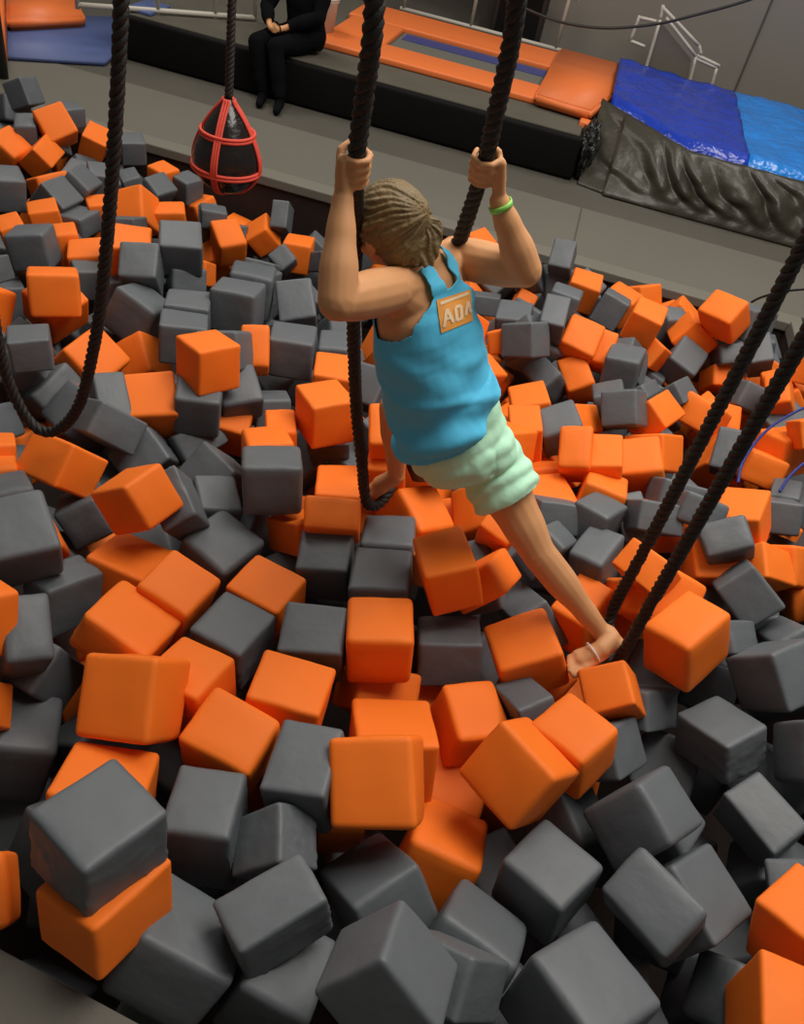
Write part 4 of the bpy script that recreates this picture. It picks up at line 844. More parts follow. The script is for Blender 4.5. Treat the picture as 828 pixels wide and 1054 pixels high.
PLAIN = {c: [block_mesh('foam_block', 10+i, r=.13+.03*(i % 3), wob=.03+.012*(i % 3)) for i in range(7)] for c in ('orange', 'grey')}
CREASED = [block_mesh('foam_block', 40+i, r=.14, wob=.05, crease=.05, dense=True) for i in range(5)]
for c in PLAIN:
    for me in PLAIN[c]: me.materials.append(M[c])
for me in CREASED: me.materials.append(M['grey'])
GROUPS = {'O': 'orange foam blocks in the pit', 'G': 'grey foam blocks in the pit'}
for i, row in enumerate(BLOCKS):
    c, x, y, z, qw, qx, qy, qz, sx, sy, sz, cr, lab = row
    col = 'orange' if c == 'O' else 'grey'
    me = CREASED[i % 5] if cr else PLAIN[col][i % 7]
    o = bpy.data.objects.new('foam_block', me); C.objects.link(o)
    o.location = (x, y, z); o.rotation_mode = 'QUATERNION'; o.rotation_quaternion = (qw, qx, qy, qz); o.scale = (sx, sy, sz)
    tag(o, lab, 'foam block', GROUPS[c])
# the uncounted rest: foam lower in the pit and beyond the picture, one object per colour
for c, col in (('O', 'orange'), ('G', 'grey')):
    bm = bmesh.new(); base = block_mesh('tmp', 77, n_in=2, r=.15, wob=.04)
    vs0 = [v.co.copy() for v in base.vertices]; fs0 = [tuple(p.vertices) for p in base.polygons]
    verts = []; faces = []
    for row in FILL:
        if row[0] != c: continue
        Q = Quaternion(row[4:8]); L = Vector(row[1:4]); k = len(verts)
        verts += [tuple(L + Q @ (v*.1)) for v in vs0]; faces += [tuple(i+k for i in f) for f in fs0]
    me = bpy.data.meshes.new('deep_foam_blocks'); me.from_pydata(verts, [], faces); me.update(); bm.free()
    o = link('deep_foam_blocks', me, M[col])
    tag(o, '%s foam blocks lying deeper in the pit beneath the top layer' % col, 'foam blocks', None, 'stuff')

# ---------------------------------------------------------------- ropes
M['rope'] = mat('black_braided_rope', (.011, .010, .009), .6, .5, 260, .3, 60, dist=.004)
M['bagvinyl'] = mat('glossy_black_vinyl', (.012, .010, .010), .22, .3, 18, .2, 6, dist=.02)
M['redstrap'] = mat('red_webbing_strap', (.72, .075, .045), .6, .3, 200, .08, 30)
M['cable'] = mat('black_cable', (.015, .014, .013), .5)
M['bluecord'] = mat('blue_cord', (.012, .03, .20), .5, .2, 120, .1, 30)

def catmull(pts, step):
    P = [Vector(p) for p in pts]; P = [P[0]*2-P[1]] + P + [P[-1]*2-P[-2]]; out = []
    for i in range(1, len(P)-2):
        n = max(2, int((P[i+1]-P[i]).length/step))
        for k in range(n):
            t = k/n; a, b, c, d = P[i-1], P[i], P[i+1], P[i+2]
            out.append(.5*((2*b)+(c-a)*t+(2*a-5*b+4*c-d)*t*t+(3*b-a-3*c+d)*t**3))
    out.append(P[-2]); return out
def frames(path):
    T = []; n = len(path)
    for i in range(n):
        T.append((path[min(n-1, i+1)]-path[max(0, i-1)]).normalized())
    N = [T[0].orthogonal().normalized()]
    for i in range(1, n):
        v = N[-1]-T[i]*N[-1].dot(T[i]); N.append(v.normalized())
    return T, N
def tube(bm, path, rad, seg=8, cap=True):
    T, N = frames(path); prev = None; first = None
    for i, p in enumerate(path):
        r = rad(i/(len(path)-1)) if callable(rad) else rad
        Bn = T[i].cross(N[i]); ring = [bm.verts.new(p + (N[i]*math.cos(2*math.pi*k/seg)+Bn*math.sin(2*math.pi*k/seg))*r) for k in range(seg)]
        if prev:
            for k in range(seg): bm.faces.new((prev[k], prev[(k+1) % seg], ring[(k+1) % seg], ring[k]))
        else: first = ring
        prev = ring
    if cap: bm.faces.new(first[::-1]); bm.faces.new(prev)
def twisted(bm, ctrl, dia, pitch=.075, seg=7):
    path = catmull(ctrl, .011); T, N = frames(path); R_ = dia/2; s = 0; ph = []
    for i in range(len(path)):
        if i: s += (path[i]-path[i-1]).length
        ph.append(2*math.pi*s/pitch)
    for k in range(3):
        q = []
        for i, p in enumerate(path):
            a = ph[i]+k*2*math.pi/3; Bn = T[i].cross(N[i]); q.append(p + (N[i]*math.cos(a)+Bn*math.sin(a))*R_*.46)
        tube(bm, q, R_*.56, seg)
RD = .043
# girl's loop: down through her left hand, round under her left foot, up behind her to the right hand
LH = atd(366, 172, 1.78); RH = atd(498, 172, 1.95)
LF = at(378, 520, .055)
UPS = (.1, .3, .7, 1.4, 2.4)
ups = lambda p: [p+Vector((0, 0, h)) for h in UPS]
girl_rope = ups(atd(388, -40, 1.46))[::-1]+[ atd(388, -40, 1.46), atd(384, 30, 1.53), atd(375, 100, 1.65), LH, atd(366, 230, 1.98), atd(364, 330, 2.34), atd(367, 420, 2.67), atd(373, 480, 2.87),
             atd(375, 505, 2.98), atd(379, 519, 3.05), atd(390, 519, 3.10), atd(401, 505, 3.13), atd(408, 480, 3.10), atd(420, 440, 2.92), atd(440, 360, 2.62), atd(462, 280, 2.32), atd(478, 234, 2.14), RH, atd(512, 110, 1.80), atd(527, 40, 1.66), atd(538, -40, 1.54), ]+ups(atd(538, -40, 1.54))
bm = bmesh.new(); twisted(bm, girl_rope, RD)
tag(fin('swing_rope', bm, M['rope'], None, True), 'thick black twisted rope loop gripped by the girl in blue, under her left foot', 'rope', 'rope loops hung over the pit')
# loop under her right foot
FR = at(640, 690, .03)
vert = lambda p, h: p + Vector((0, 0, h))
ra = at(630, 630, .10); rb = at(634, 684, .05)
ra_top = vert(ra, 4.2) + BE*(-.03); rb_top = vert(rb, 4.2)+BE*(.0)
foot_rope = [ra_top, ra.lerp(ra_top, .66), ra.lerp(ra_top, .33), ra.lerp(ra_top, .08), ra, ra.lerp(rb, .5)+Vector((0, 0, -.035)), rb, rb.lerp(rb_top, .08), rb.lerp(rb_top, .33), rb.lerp(rb_top, .66), rb_top]
bm = bmesh.new(); twisted(bm, foot_rope, RD)
tag(fin('swing_rope', bm, M['rope'], None, True), 'thick black twisted rope loop on the right, the girl\'s right foot stepping in it', 'rope', 'rope loops hung over the pit')
# free loop on the left
LB = 1.95
pts = [(128, -50), (125, 0), (121, 90), (114, 200), (105, 300), (96, 360), (82, 415), (62, 441), (42, 443), (24, 425), (6, 385), (-6, 330), (-14, 240), (-20, 120), (-25, -20)]
bm = bmesh.new(); lp_ = [aty(u, v, LB) for u, v in pts]; twisted(bm, ups(lp_[0])[::-1]+lp_+ups(lp_[-1]), .039)
tag(fin('swing_rope', bm, M['rope'], None, True), 'thick black twisted rope loop hanging empty at the left edge', 'rope', 'rope loops hung over the pit')

# thin tie cord and ring between the two right-hand strands
bm = bmesh.new(); d_ = .745*1.9
tube(bm, catmull([atd(774, 311, 2.2), atd(784, 306, 2.17), atd(806, 300, 2.13), atd(835, 297, 2.1)], .01), .0035, 6)
tag(fin('tie_cord', bm, M['cable'], None, True), 'thin black cord tied between the two strands of the right rope loop', 'cord')

# hanging bag
def lathe(bm, prof, c, seg=36, axis=Vector((0, 0, 1))):
    rings = []
    for r, z in prof:
        rings.append([bm.verts.new(c + Vector((r*math.cos(2*math.pi*k/seg), r*math.sin(2*math.pi*k/seg), z))) for k in range(seg)])
    for a, b in zip(rings, rings[1:]):
        for k in range(seg): bm.faces.new((a[k], a[(k+1) % seg], b[(k+1) % seg], b[k]))
    bm.faces.new(rings[0][::-1]); bm.faces.new(rings[-1])
BD = 4.35; bc = atd(233.5, 164, BD); S_ = BD/850
prof = [(.004, -36), (9, -35.5), (18, -32), (26, -25), (32, -15), (35, -4), (34.5, 6), (31, 18), (26, 30), (20, 42), (13, 53), (7, 61), (4.5, 66), (.004, 67)]
prof = [(r*S_, z*S_*.90) for r, z in prof]
root = empty('hanging_bag', bc+Vector((0, 0, prof[0][1])), 'glossy black pear-shaped hanging bag in a net of red straps', 'punching bag')
bm = bmesh.new(); lathe(bm, prof, bc); ob = fin('bag_body', bm, M['bagvinyl'], root, True)
md = ob.modifiers.new('s', 'SUBSURF'); md.levels = 1; md.render_levels = 2
def prof_r(z):
    for (r0, z0), (r1, z1) in zip(prof, prof[1:]):
        if z0 <= z <= z1: return r0+(r1-r0)*(z-z0)/(z1-z0)
    return 0
for k in range(4):
    bm = bmesh.new(); a = math.radians(-93+90*k)
    for w_ in (-1, 0, 1):
        q = [bc + Vector(((r+.004)*math.cos(a+w_*.012/max(r, .03)), (r+.004)*math.sin(a+w_*.012/max(r, .03)), z)) for r, z in prof[1:-1]]
        tube(bm, catmull(q, .02), .0075, 6)
    fin('strap', bm, M['redstrap'], root, True)
for zz in (27*S_, -7*S_):
    r = prof_r(zz)+.005; bm = bmesh.new()
    for dz in (-.008, .008):
        tube(bm, [bc+Vector((r*math.cos(t*math.pi/20), r*math.sin(t*math.pi/20), zz+dz)) for t in range(41)], .0085, 6)
    fin('hoop_strap', bm, M['redstrap'], root, True)
bm = bmesh.new(); top = bc+Vector((0, 0, prof[-1][1])); twisted(bm, [top, top+Vector((0, 0, .5)), top+Vector((0.0, 0, 1.6)), top+Vector((0, 0, 4.4))], .046, .07)
fin('hanging_rope', bm, M['rope'], root, True)

# blue cord at the right edge
bm = bmesh.new()
tube(bm, catmull([at(u, v, z) for u, v, z in [(760, 497, -.02), (764, 478, .0), (776, 458, .02), (792, 441, .03), (808, 430, .05), (830, 419, .07), (850, 412, .08)]], .01), .007, 8)
tag(fin('blue_cord', bm, M['bluecord'], None, True), 'thin blue cord curving over the blocks at the right edge', 'cord', 'blue cords at the right edge')
bm = bmesh.new()
tube(bm, catmull([at(u, v, z) for u, v, z in [(803, 506, .0), (812, 492, .0), (824, 480, .02), (845, 465, .05)]], .01), .007, 8)
tag(fin('blue_cord', bm, M['bluecord'], None, True), 'short blue cord end below the longer one at the right edge', 'cord', 'blue cords at the right edge')

# ---------------------------------------------------------------- people
from mathutils.bvhtree import BVHTree
M['skin'] = mat('warm_skin', (.66, .33, .15), .55, .1, 60, .05, 5, dist=.002, spec=.35)
M['skin'].node_tree.nodes['Principled BSDF'].inputs['Subsurface Weight'].default_value = .08
M['skin'].node_tree.nodes['Principled BSDF'].inputs['Subsurface Radius'].default_value = (.02, .008, .004)
M['hair'] = mat('brown_hair', (.20, .135, .055), .55, .5, 60, .35, 14, stretch=(1, 1, 1), dist=.012)
M['shirt'] = mat('blue_jersey', (.09, .56, .88), .75, .25, 30, .05, 6, dist=.006)
M['shorts'] = mat('mint_cotton', (.52, .90, .66), .8, .35, 30, .05, 6, dist=.006)
M['white'] = mat('white_plastic', (.75, .73, .68), .5)
M['lime'] = mat('lime_green_band', (.30, .75, .14), .45)
M['printorange'] = mat('orange_shirt_print', (.85, .36, .06), .7)
M['printcream'] = mat('cream_shirt_print', (.88, .66, .42), .7)
M['eye'] = mat('eye_white', (.7, .68, .64), .3); M['iris'] = mat('dark_iris', (.03, .018, .01), .2)
M['lip_'] = mat('lips', (.50, .16, .12), .5)

def sph(bm, c, r, sc=(1, 1, 1), q=None, sub=2):
    m_ = Matrix.Translation(c) @ (q.to_matrix().to_4x4() if q else Matrix()) @ Matrix.Diagonal((r*sc[0], r*sc[1], r*sc[2], 1))
    bmesh.ops.create_icosphere(bm, subdivisions=sub, radius=1, matrix=m_)
def limb(bm, chain, seg=14):
    """tapering round limb through [(point, radius)...] with ball ends"""
    P = [Vector(p) for p, r in chain]; Rr = [r for p, r in chain]
    path = catmull(P, .012) if len(P) > 2 else [P[0].lerp(P[1], i/12) for i in range(13)]
    cum = [0]
    for a, b in zip(P, P[1:]): cum.append(cum[-1]+(b-a).length)
    L = [0]
    for a, b in zip(path, path[1:]): L.append(L[-1]+(b-a).length)
    rr = []
    for l in L:
        x = l/L[-1]*cum[-1]; i = 0
        while i < len(cum)-2 and x > cum[i+1]: i += 1
        t = min(1, max(0, (x-cum[i])/max(1e-6, cum[i+1]-cum[i]))); t = t*t*(3-2*t)
        rr.append(Rr[i]+(Rr[i+1]-Rr[i])*t)
    n = len(path)
    tube(bm, path, lambda t: rr[min(n-1, int(round(t*(n-1))))], seg)
    sph(bm, P[0], Rr[0]); sph(bm, P[-1], Rr[-1])
def torso(bm, rings, seg=28):
    prev = None; first = None
    for c, lat, fr, w_, d_ in rings:
        ring = []
        for k in range(seg):
            a = 2*math.pi*k/seg; ca, sa = math.cos(a), math.sin(a)
            e_ = .88
            ring.append(bm.verts.new(c + lat*(w_*math.copysign(abs(ca)**e_, ca)) + fr*(d_*math.copysign(abs(sa)**e_, sa))))
        if prev:
            for k in range(seg): bm.faces.new((prev[k], prev[(k+1) % seg], ring[(k+1) % seg], ring[k]))
        else: first = ring
        prev = ring
    bm.faces.new(first[::-1]); bm.faces.new(prev)
def smooth_rings(rings, n=6):
    out = []
    for a, b in zip(rings, rings[1:]):
        for k in range(n):
            t = k/n; t2 = t*t*(3-2*t)
            out.append((a[0].lerp(b[0], t), a[1].lerp(b[1], t).normalized(), a[2].lerp(b[2], t).normalized(), a[3]+(b[3]-a[3])*t2, a[4]+(b[4]-a[4])*t2))
    out.append(rings[-1]); return out
def grip(bm, c, t, palm, wrist, th=1, fr=.0085, rr=.022, s=1.0):
    """a hand closed round a bar at c (axis t, index finger towards +t); palm points from the bar to the palm"""
    t = t.normalized(); palm = (palm - t*palm.dot(t)).normalized(); side = t.cross(palm)*th
    R_ = rr+fr
    pc = c + palm*(R_+.006)
    ang = (262, 275, 262, 235); rad = (1.0, 1.05, 1.0, .86)
    for i in range(4):
        o = t*(.030-.020*i)*s
        chain = []
        for k, f_ in enumerate((0, .25, .5, .75, 1)):
            a = math.radians(-12 + ang[i]*f_*.82)
            chain.append((c + o + (palm*math.cos(a)+side*math.sin(a))*(R_+(.006 if k == 0 else 0)), fr*rad[i]*(1.08-.22*f_)))
        # knuckled rather than round: straight phalanges between the bends
        for (p0, r0), (p1, r1) in zip(chain, chain[1:]): 
            m_ = [p0.lerp(p1, j/4) for j in range(5)]
            tube(bm, m_, (r0+r1)/2, 9); sph(bm, p1, r1*1.04, sub=1)
        sph(bm, chain[0][0], fr*1.25)
        # palm bone from knuckle to wrist
        tube(bm, [(chain[0][0]+palm*.002).lerp(wrist, j/6) for j in range(7)], lambda x: fr*(1.45+.5*x), 10)
    # thumb leaves the side of the palm near its base and closes against the index
    base = pc.lerp(wrist, .55) - side*.012 + t*.018*s
    a1 = math.radians(-60); a2 = math.radians(-115)
    k1 = c + t*.030*s + (palm*math.cos(a1)+side*math.sin(a1))*(R_+.006)
    k2 = c + t*.044*s + (palm*math.cos(a2)+side*math.sin(a2))*(R_+.002)
    tube(bm, [base.lerp(k1, j/4) for j in range(5)], lambda x: fr*(1.5-.3*x), 9); sph(bm, k1, fr*1.2)
    tube(bm, [k1.lerp(k2, j/4) for j in range(5)], lambda x: fr*(1.15-.2*x), 9); sph(bm, k2, fr*.98)
    sph(bm, wrist, .021*s)
def foot(bm, ankle, heel, toe, up, s=1.0):
    d = (toe-heel); L = d.length; d.normalize(); up = (up-d*up.dot(d)).normalized(); lat = d.cross(up)
    limb(bm, [(heel+up*.02*s, .024*s), (heel.lerp(toe, .45)+up*.026*s, .029*s), (heel.lerp(toe, .74)+up*.016*s, .020*s)])
    for k in (-1, 1): limb(bm, [(heel.lerp(toe, .3)+up*.018*s+lat*.010*k*s, .022*s), (heel.lerp(toe, .74)+up*.013*s+lat*.024*k*s, .0165*s)])
    limb(bm, [(ankle, .033*s), (ankle.lerp(heel+up*.03, .6), .031*s), (heel.lerp(toe, .35)+up*.034*s, .030*s)])
    for k, (o, l, r) in enumerate([(-.029, .97, .0125), (-.011, 1.0, .009), (.003, .97, .0085), (.016, .93, .008), (.028, .88, .0078)]):
        limb(bm, [(heel.lerp(toe, .74)+lat*o*s*.9+up*.012*s, r*1.15*s), (heel.lerp(toe, l)+lat*o*s*1.05+up*.008*s, r*s)])
def head(bm, c, face, up, s=1.0):
    face = (face - up*face.dot(up)).normalized(); lat = face.cross(up).normalized()
    Mx = Matrix((lat, face, up)).transposed(); q = Mx.to_quaternion(); P = lambda x, y, z: c + lat*x*s + face*y*s + up*z*s
    sph(bm, P(0, -.012, .022), .088*s, (.86, 1.02, .98), q, 3)       # skull
    sph(bm, P(0, .028, -.028), .066*s, (.86, .82, 1.08), q, 3)       # face
    sph(bm, P(0, .052, -.083), .026*s, (1.1, .9, .8), q)             # chin
    for k in (-1, 1):
        sph(bm, P(.037*k, .048, -.036), .026*s, (1, .8, 1), q)       # cheeks
        sph(bm, P(.080*k, -.008, -.012), .026*s, (.35, .7, 1.15), q) # ears
        sph(bm, P(.030*k, .072, .020), .018*s, (1.2, .5, .5), q)     # brow
    limb(bm, [(P(0, .078, .006), .008*s), (P(0, .096, -.030), .0115*s)])   # nose
    for k in (-1, 1): sph(bm, P(.010*k, .088, -.033), .008*s)
    return P, q
def remesh(name, bm, m_, root, vox=.0045, it=5):
    ob = fin(name, bm, m_, root, True)
    r = ob.modifiers.new('skin', 'REMESH'); r.mode = 'VOXEL'; r.voxel_size = vox; r.use_smooth_shade = True
    sm = ob.modifiers.new('soft', 'SMOOTH'); sm.factor = .5; sm.iterations = it
    bpy.context.view_layer.update()
    dg = bpy.context.evaluated_depsgraph_get(); me = bpy.data.meshes.new_from_object(ob.evaluated_get(dg))
    ob.modifiers.clear(); old = ob.data; ob.data = me; me.name = name
    if not me.materials: me.materials.append(m_)
    for p in me.polygons: p.use_smooth = True
    return ob
def cloth(name, body, keep, offs, m_, root, thick=.003, smooth_it=3):
    """garment following the body: keep(world point)->bool, offs(point)->distance off the skin"""
    me = body.data; mw = Matrix.Translation(body.location)
    ks = [keep(mw @ v.co) for v in me.vertices]; bm = bmesh.new(); vm = {}
    for p in me.polygons:
        if all(ks[i] for i in p.vertices):
            q = []
            for i in p.vertices:
                if i not in vm:
                    v = me.vertices[i]; w_ = mw @ v.co; vm[i] = bm.verts.new(w_ + v.normal*offs(w_))
                q.append(vm[i])
            bm.faces.new(q)
    for _ in range(smooth_it): bmesh.ops.smooth_vert(bm, verts=bm.verts, factor=.5, use_axis_x=True, use_axis_y=True, use_axis_z=True)
    bmesh.ops.recalc_face_normals(bm, faces=bm.faces)
    me2 = bpy.data.meshes.new(name); c = root.location
    bmesh.ops.translate(bm, verts=bm.verts, vec=-c); bm.to_mesh(me2); bm.free()
    ob = link(name, me2, m_); ob.parent = root
    so = ob.modifiers.new('hem', 'SOLIDIFY'); so.thickness = thick; so.offset = 1
    return ob

# ---- the girl on the ropes
g = dict(ls=atd(402, 298, 2.00), rs=atd(468, 264, 2.26), le=atd(347, 311, 1.83), re=atd(541, 279, 2.12), lw=atd(353, 205, 1.80), rw=atd(514, 207, 2.0),
         lh=atd(466, 468, 2.42), rh=atd(494, 457, 2.49), rk=atd(555, 570, 2.57), ra=atd(619, 650, 2.70), lk=atd(407, 418, 2.70), la=atd(408, 488, 3.02))
rings0 = [(atd(480, 486, 2.47), .115, .090), (atd(474, 460, 2.44), .148, .118), (atd(465, 430, 2.38), .146, .116), (atd(452, 398, 2.31), .140, .112),
          (atd(441, 355, 2.22), .148, .112), (atd(436, 318, 2.16), .145, .102), (atd(434, 288, 2.12), .125, .080), (atd(431, 270, 2.08), .065, .055), (atd(428, 258, 2.06), .050, .048)]
rings = []
hv = (g['rh']-g['lh']).normalized(); sv = (g['rs']-g['ls']).normalized()
for i, (c, w_, d_) in enumerate(rings0):
    ax = (rings0[min(len(rings0)-1, i+1)][0]-rings0[max(0, i-1)][0]).normalized(); t = i/(len(rings0)-1)
    lat = hv.lerp(sv, t); lat = (lat-ax*lat.dot(ax)).normalized(); rings.append((c, lat, ax.cross(lat).normalized(), w_, d_))
SR = smooth_rings(rings)
groot = empty('person', Vector((.15, 2.0, .06)), 'girl in blue tank top and mint shorts standing in the rope loops, seen from behind', 'person')
bm = bmesh.new(); torso(bm, SR)
for a, b, c_ in (('ls', 'le', 'lw'), ('rs', 're', 'rw')):
    A, B_, Cc = g[a], g[b], g[c_]; t = .0
    limb(bm, [(A, .056), (A.lerp(B_, .35), .057), (A.lerp(B_, .7), .053), (B_, .044)])
    limb(bm, [(B_, .044), (B_.lerp(Cc, .3), .045), (B_.lerp(Cc, .65), .035), (Cc, .025)])
    limb(bm, [(rings[6][0], .07), (A, .052)]); limb(bm, [(rings[5][0]+ (A-rings[5][0])*.35, .07), (A, .045)])
for a, b, c_ in (('lh', 'lk', 'la'), ('rh', 'rk', 'ra')):
    A, B_, Cc = g[a], g[b], g[c_]
    limb(bm, [(A, .092), (A.lerp(B_, .3), .086), (A.lerp(B_, .7), .068), (B_, .054)])
    limb(bm, [(B_, .054), (B_.lerp(Cc, .3), .053), (B_.lerp(Cc, .7), .038), (Cc, .031)])
BUT = -rings[1][2] if rings[1][2].dot(F) > 0 else rings[1][2]
for k in ('lh', 'rh'): sph(bm, g[k].lerp(rings[1][0], .35)+BUT*.035, .092)
# hands round the rope
grip(bm, LH, (atd(375, 100, 1.65)-LH), (g['lw']-LH)-RV*.02, g['lw'], 1, rr=RD/2)
grip(bm, RH, (atd(512, 110, 1.80)-RH), (g['rw']-RH)+RV*.02, g['rw'], -1, rr=RD/2)
# feet
heelL = atd(411, 498, 3.04); toeL = atd(383, 511, 3.06)+F*.06
foot(bm, g['la'], heelL, heelL+(toeL-heelL).normalized()*.20, Vector((0, 0, 1)))
heelR = atd(634, 664, 2.71); toeR = atd(584, 688, 2.66)
foot(bm, g['ra'], heelR, toeR, Vector((0, -.2, 1)))
# neck and head
hc = atd(401, 236, 2.03); upv = (hc-rings[7][0]); upv = (upv.normalized()*.5+Vector((0, 0, 1))).normalized()
faced = Vector((-.80, .55, -.25))
limb(bm, [(rings[6][0], .055), (rings[8][0], .047), (hc-upv*.03, .050)])
HP, HQ = head(bm, hc, faced, upv, .97)
body = remesh('body', bm, M['skin'], groot)
body['label'] = 'bare arms, legs, neck and hands'
# face
for k in (-1, 1):
    bm = bmesh.new(); sph(bm, HP(.030*k, .068, .002), .0125, sub=2); e_ = fin('eye', bm, M['eye'], groot, True)
    bm = bmesh.new(); sph(bm, HP(.030*k, .0775, .002), .0062, sub=2); i_ = fin('iris', bm, M['iris'], groot, True)
bm = bmesh.new(); sph(bm, HP(0, .083, -.056), .018, (1.2, .4, .35), HQ); fin('mouth', bm, M['lip_'], groot, True)
# hair: a cap over the skull combed back into a low ponytail
bm = bmesh.new(); rnd = random.Random(5)
sph(bm, HP(0, -.016, .026), .097, (.88, 1.02, .98), HQ, 4)
sph(bm, HP(0, -.050, -.020), .074, (1.0, .9, 1.0), HQ, 3)
for v in list(bm.verts):
    l = HQ.inverted() @ (v.co-hc)
    if l.y > .045 and l.z < .055: v.co += (HQ @ Vector((0, -(l.y-.045)*1.0, .0)))
tie = atd(424, 226, 1.98)
strands = 19
for k in range(strands):
    a = 2*math.pi*k/strands; off = RV*math.cos(a)*.017+UV*math.sin(a)*.017
    e1 = atd(438+rnd.uniform(-8, 7), 238, 1.97)+off*1.4; e2 = atd(434+rnd.uniform(-14, 11), 264+rnd.uniform(-10, 14), 1.99)+off*.9
    q = catmull([tie-RV*.03+off*.5, tie+off, e1, e2], .008); tube(bm, q, lambda t: .012*(1-.55*t), 7)
for k in range(34):     # locks combed towards the tie
    th = rnd.uniform(0, 2*math.pi); sp = rnd.uniform(.25, 1.0)
    l0 = Vector((math.cos(th)*.075*sp, -.02+math.sin(th)*.06*sp, .03+.09*math.sqrt(max(0, 1-sp*sp))))
    p0 = hc+HQ @ l0; d0 = (p0-hc).normalized(); p0 = hc+d0*.100; mid = p0.lerp(tie, .5); mid = hc+(mid-hc).normalized()*.101
    tube(bm, catmull([p0, mid, tie], .01), lambda t: .0085, 6)
hair = remesh('hair', bm, M['hair'], groot, .0035, 2); 
for v in hair.data.vertices:
    w_ = hair.location+v.co; d_ = (w_-tie); ax_ = (hc-tie).normalized(); n1 = ax_.orthogonal().normalized(); n2 = ax_.cross(n1)
    an = math.atan2(d_.dot(n1), d_.dot(n2)); r_ = d_.length
    v.co += v.normal*(.0014*math.sin(an*34+noise.noise(w_*14)*7)+.004*noise.noise(Vector((an*9, r_*8, 0)))+.004*noise.noise(w_*16))
hair['label'] = 'brown hair tied back in a ponytail'
bm = bmesh.new(); tube(bm, [tie+RV*.0+(UV*math.cos(t*.314)+F*math.sin(t*.314))*.022+RV*.004 for t in range(21)], .005, 6); fin('hair_tie', bm, M['blackvinyl'], groot, True)

axis_pts = [r[0] for r in SR]
def torso_co(p):
    n_ = len(axis_pts); best = min(range(n_), key=lambda i: (axis_pts[i]-p).length_squared); i0 = max(0, min(n_-2, best-1 if best == n_-1 or (best > 0 and (p-axis_pts[best]).dot(axis_pts[min(n_-1, best+1)]-axis_pts[best]) < 0) else best))
    a, b = axis_pts[i0], axis_pts[i0+1]; t = (p-a).dot(b-a)/(b-a).length_squared; tc = max(0, min(1, t))
    c = a.lerp(b, tc); lat = SR[i0][1].lerp(SR[i0+1][1], tc); fr = SR[i0][2].lerp(SR[i0+1][2], tc); q = p-c
    return (i0+t if i0 in (0, n_-2) else i0+tc)/(n_-1), q.dot(lat), q.dot(fr), SR[i0][3], SR[i0][4]
def segd(p, a, b):
    t = max(0, min(1, (p-a).dot(b-a)/(b-a).length_squared)); return (p-a.lerp(b, t)).length, t
backsign = 1 if rings[4][2].dot(CO-rings[4][0]) > 0 else -1
def in_shirt(p):
    s_, x, y, w_, d_ = torso_co(p)
    if s_ < .265+.50*x or s_ > .93: return False
    if abs(x) > w_*1.35+.02 or abs(y) > d_*1.5+.03: return False
    for a, b in (('ls', 'le'), ('rs', 're')):
        d, t = segd(p, g[a], g[b])
        if d < .062 and t > .02: return False
    for a, b in (('lh', 'lk'), ('rh', 'rk')):
        d, t = segd(p, g[a], g[b])
        if t > .35: return False
    if s_ < .60: return True
    if y*backsign > 0:                       # racer back
        lim = .145-(s_-.60)*.62
        if s_ > .76: return .022 < abs(x) < .075
        return abs(x) < max(.055, lim)
    lim = .135-(s_-.60)*.35
    if s_ > .76: return .035 < abs(x) < .085
    return abs(x) < lim
def shirt_off(p):
    s_, x, y, w_, d_ = torso_co(p); lo = max(0, min(1, (.55-s_)/.28))
    q = axis_pts[int(s_*(len(SR)-1))]; a = math.atan2(y, x)
    fold = math.sin(a*3+s_*34+noise.noise(p*7)*2.4)*.5+math.sin(a*2-s_*46+1.3)*.35+noise.noise(p*11)*.9
    return .008+.024*lo+fold*(.005+.010*lo)-abs(math.sin(a*1.5+s_*21+noise.noise(p*6)*1.6))**8*(-.007)*min(1, lo*2+.3)
shirt = cloth('tank_top', body, in_shirt, shirt_off, M['shirt'], groot, .003, 4); shirt['label'] = 'bright blue racerback tank top'
butts = [g[k].lerp(rings[1][0], .35)+BUT*.035 for k in ('lh', 'rh')]
def in_shorts(p):
    s_, x, y, w_, d_ = torso_co(p)
    if s_ > .325+.50*x: return False
    dl, tl = segd(p, g['lh'], g['lk']); dr, tr = segd(p, g['rh'], g['rk'])
    ul = (p-g['lh']).dot(g['lk']-g['lh'])/(g['lk']-g['lh']).length_squared; ur = (p-g['rh']).dot(g['rk']-g['rh'])/(g['rk']-g['rh']).length_squared
    if dr <= dl: return ur < .47
    return ul < .26
def shorts_off(p):
    dl, tl = segd(p, g['lh'], g['lk']); dr, tr = segd(p, g['rh'], g['rk']); t = max(0, tr if dr < dl else tl)
    f_ = math.sin((p-g['rh']).dot((g['rk']-g['rh']).normalized())*120+noise.noise(p*9)*3)*.0045
    u_ = min(1, max(0, t)/.38); return .005+.019*u_+f_*(.35+.65*u_)+noise.noise(p*14)*.003
shorts = cloth('shorts', body, in_shorts, shorts_off, M['shorts'], groot, .004, 4); shorts['label'] = 'pale mint green shorts'
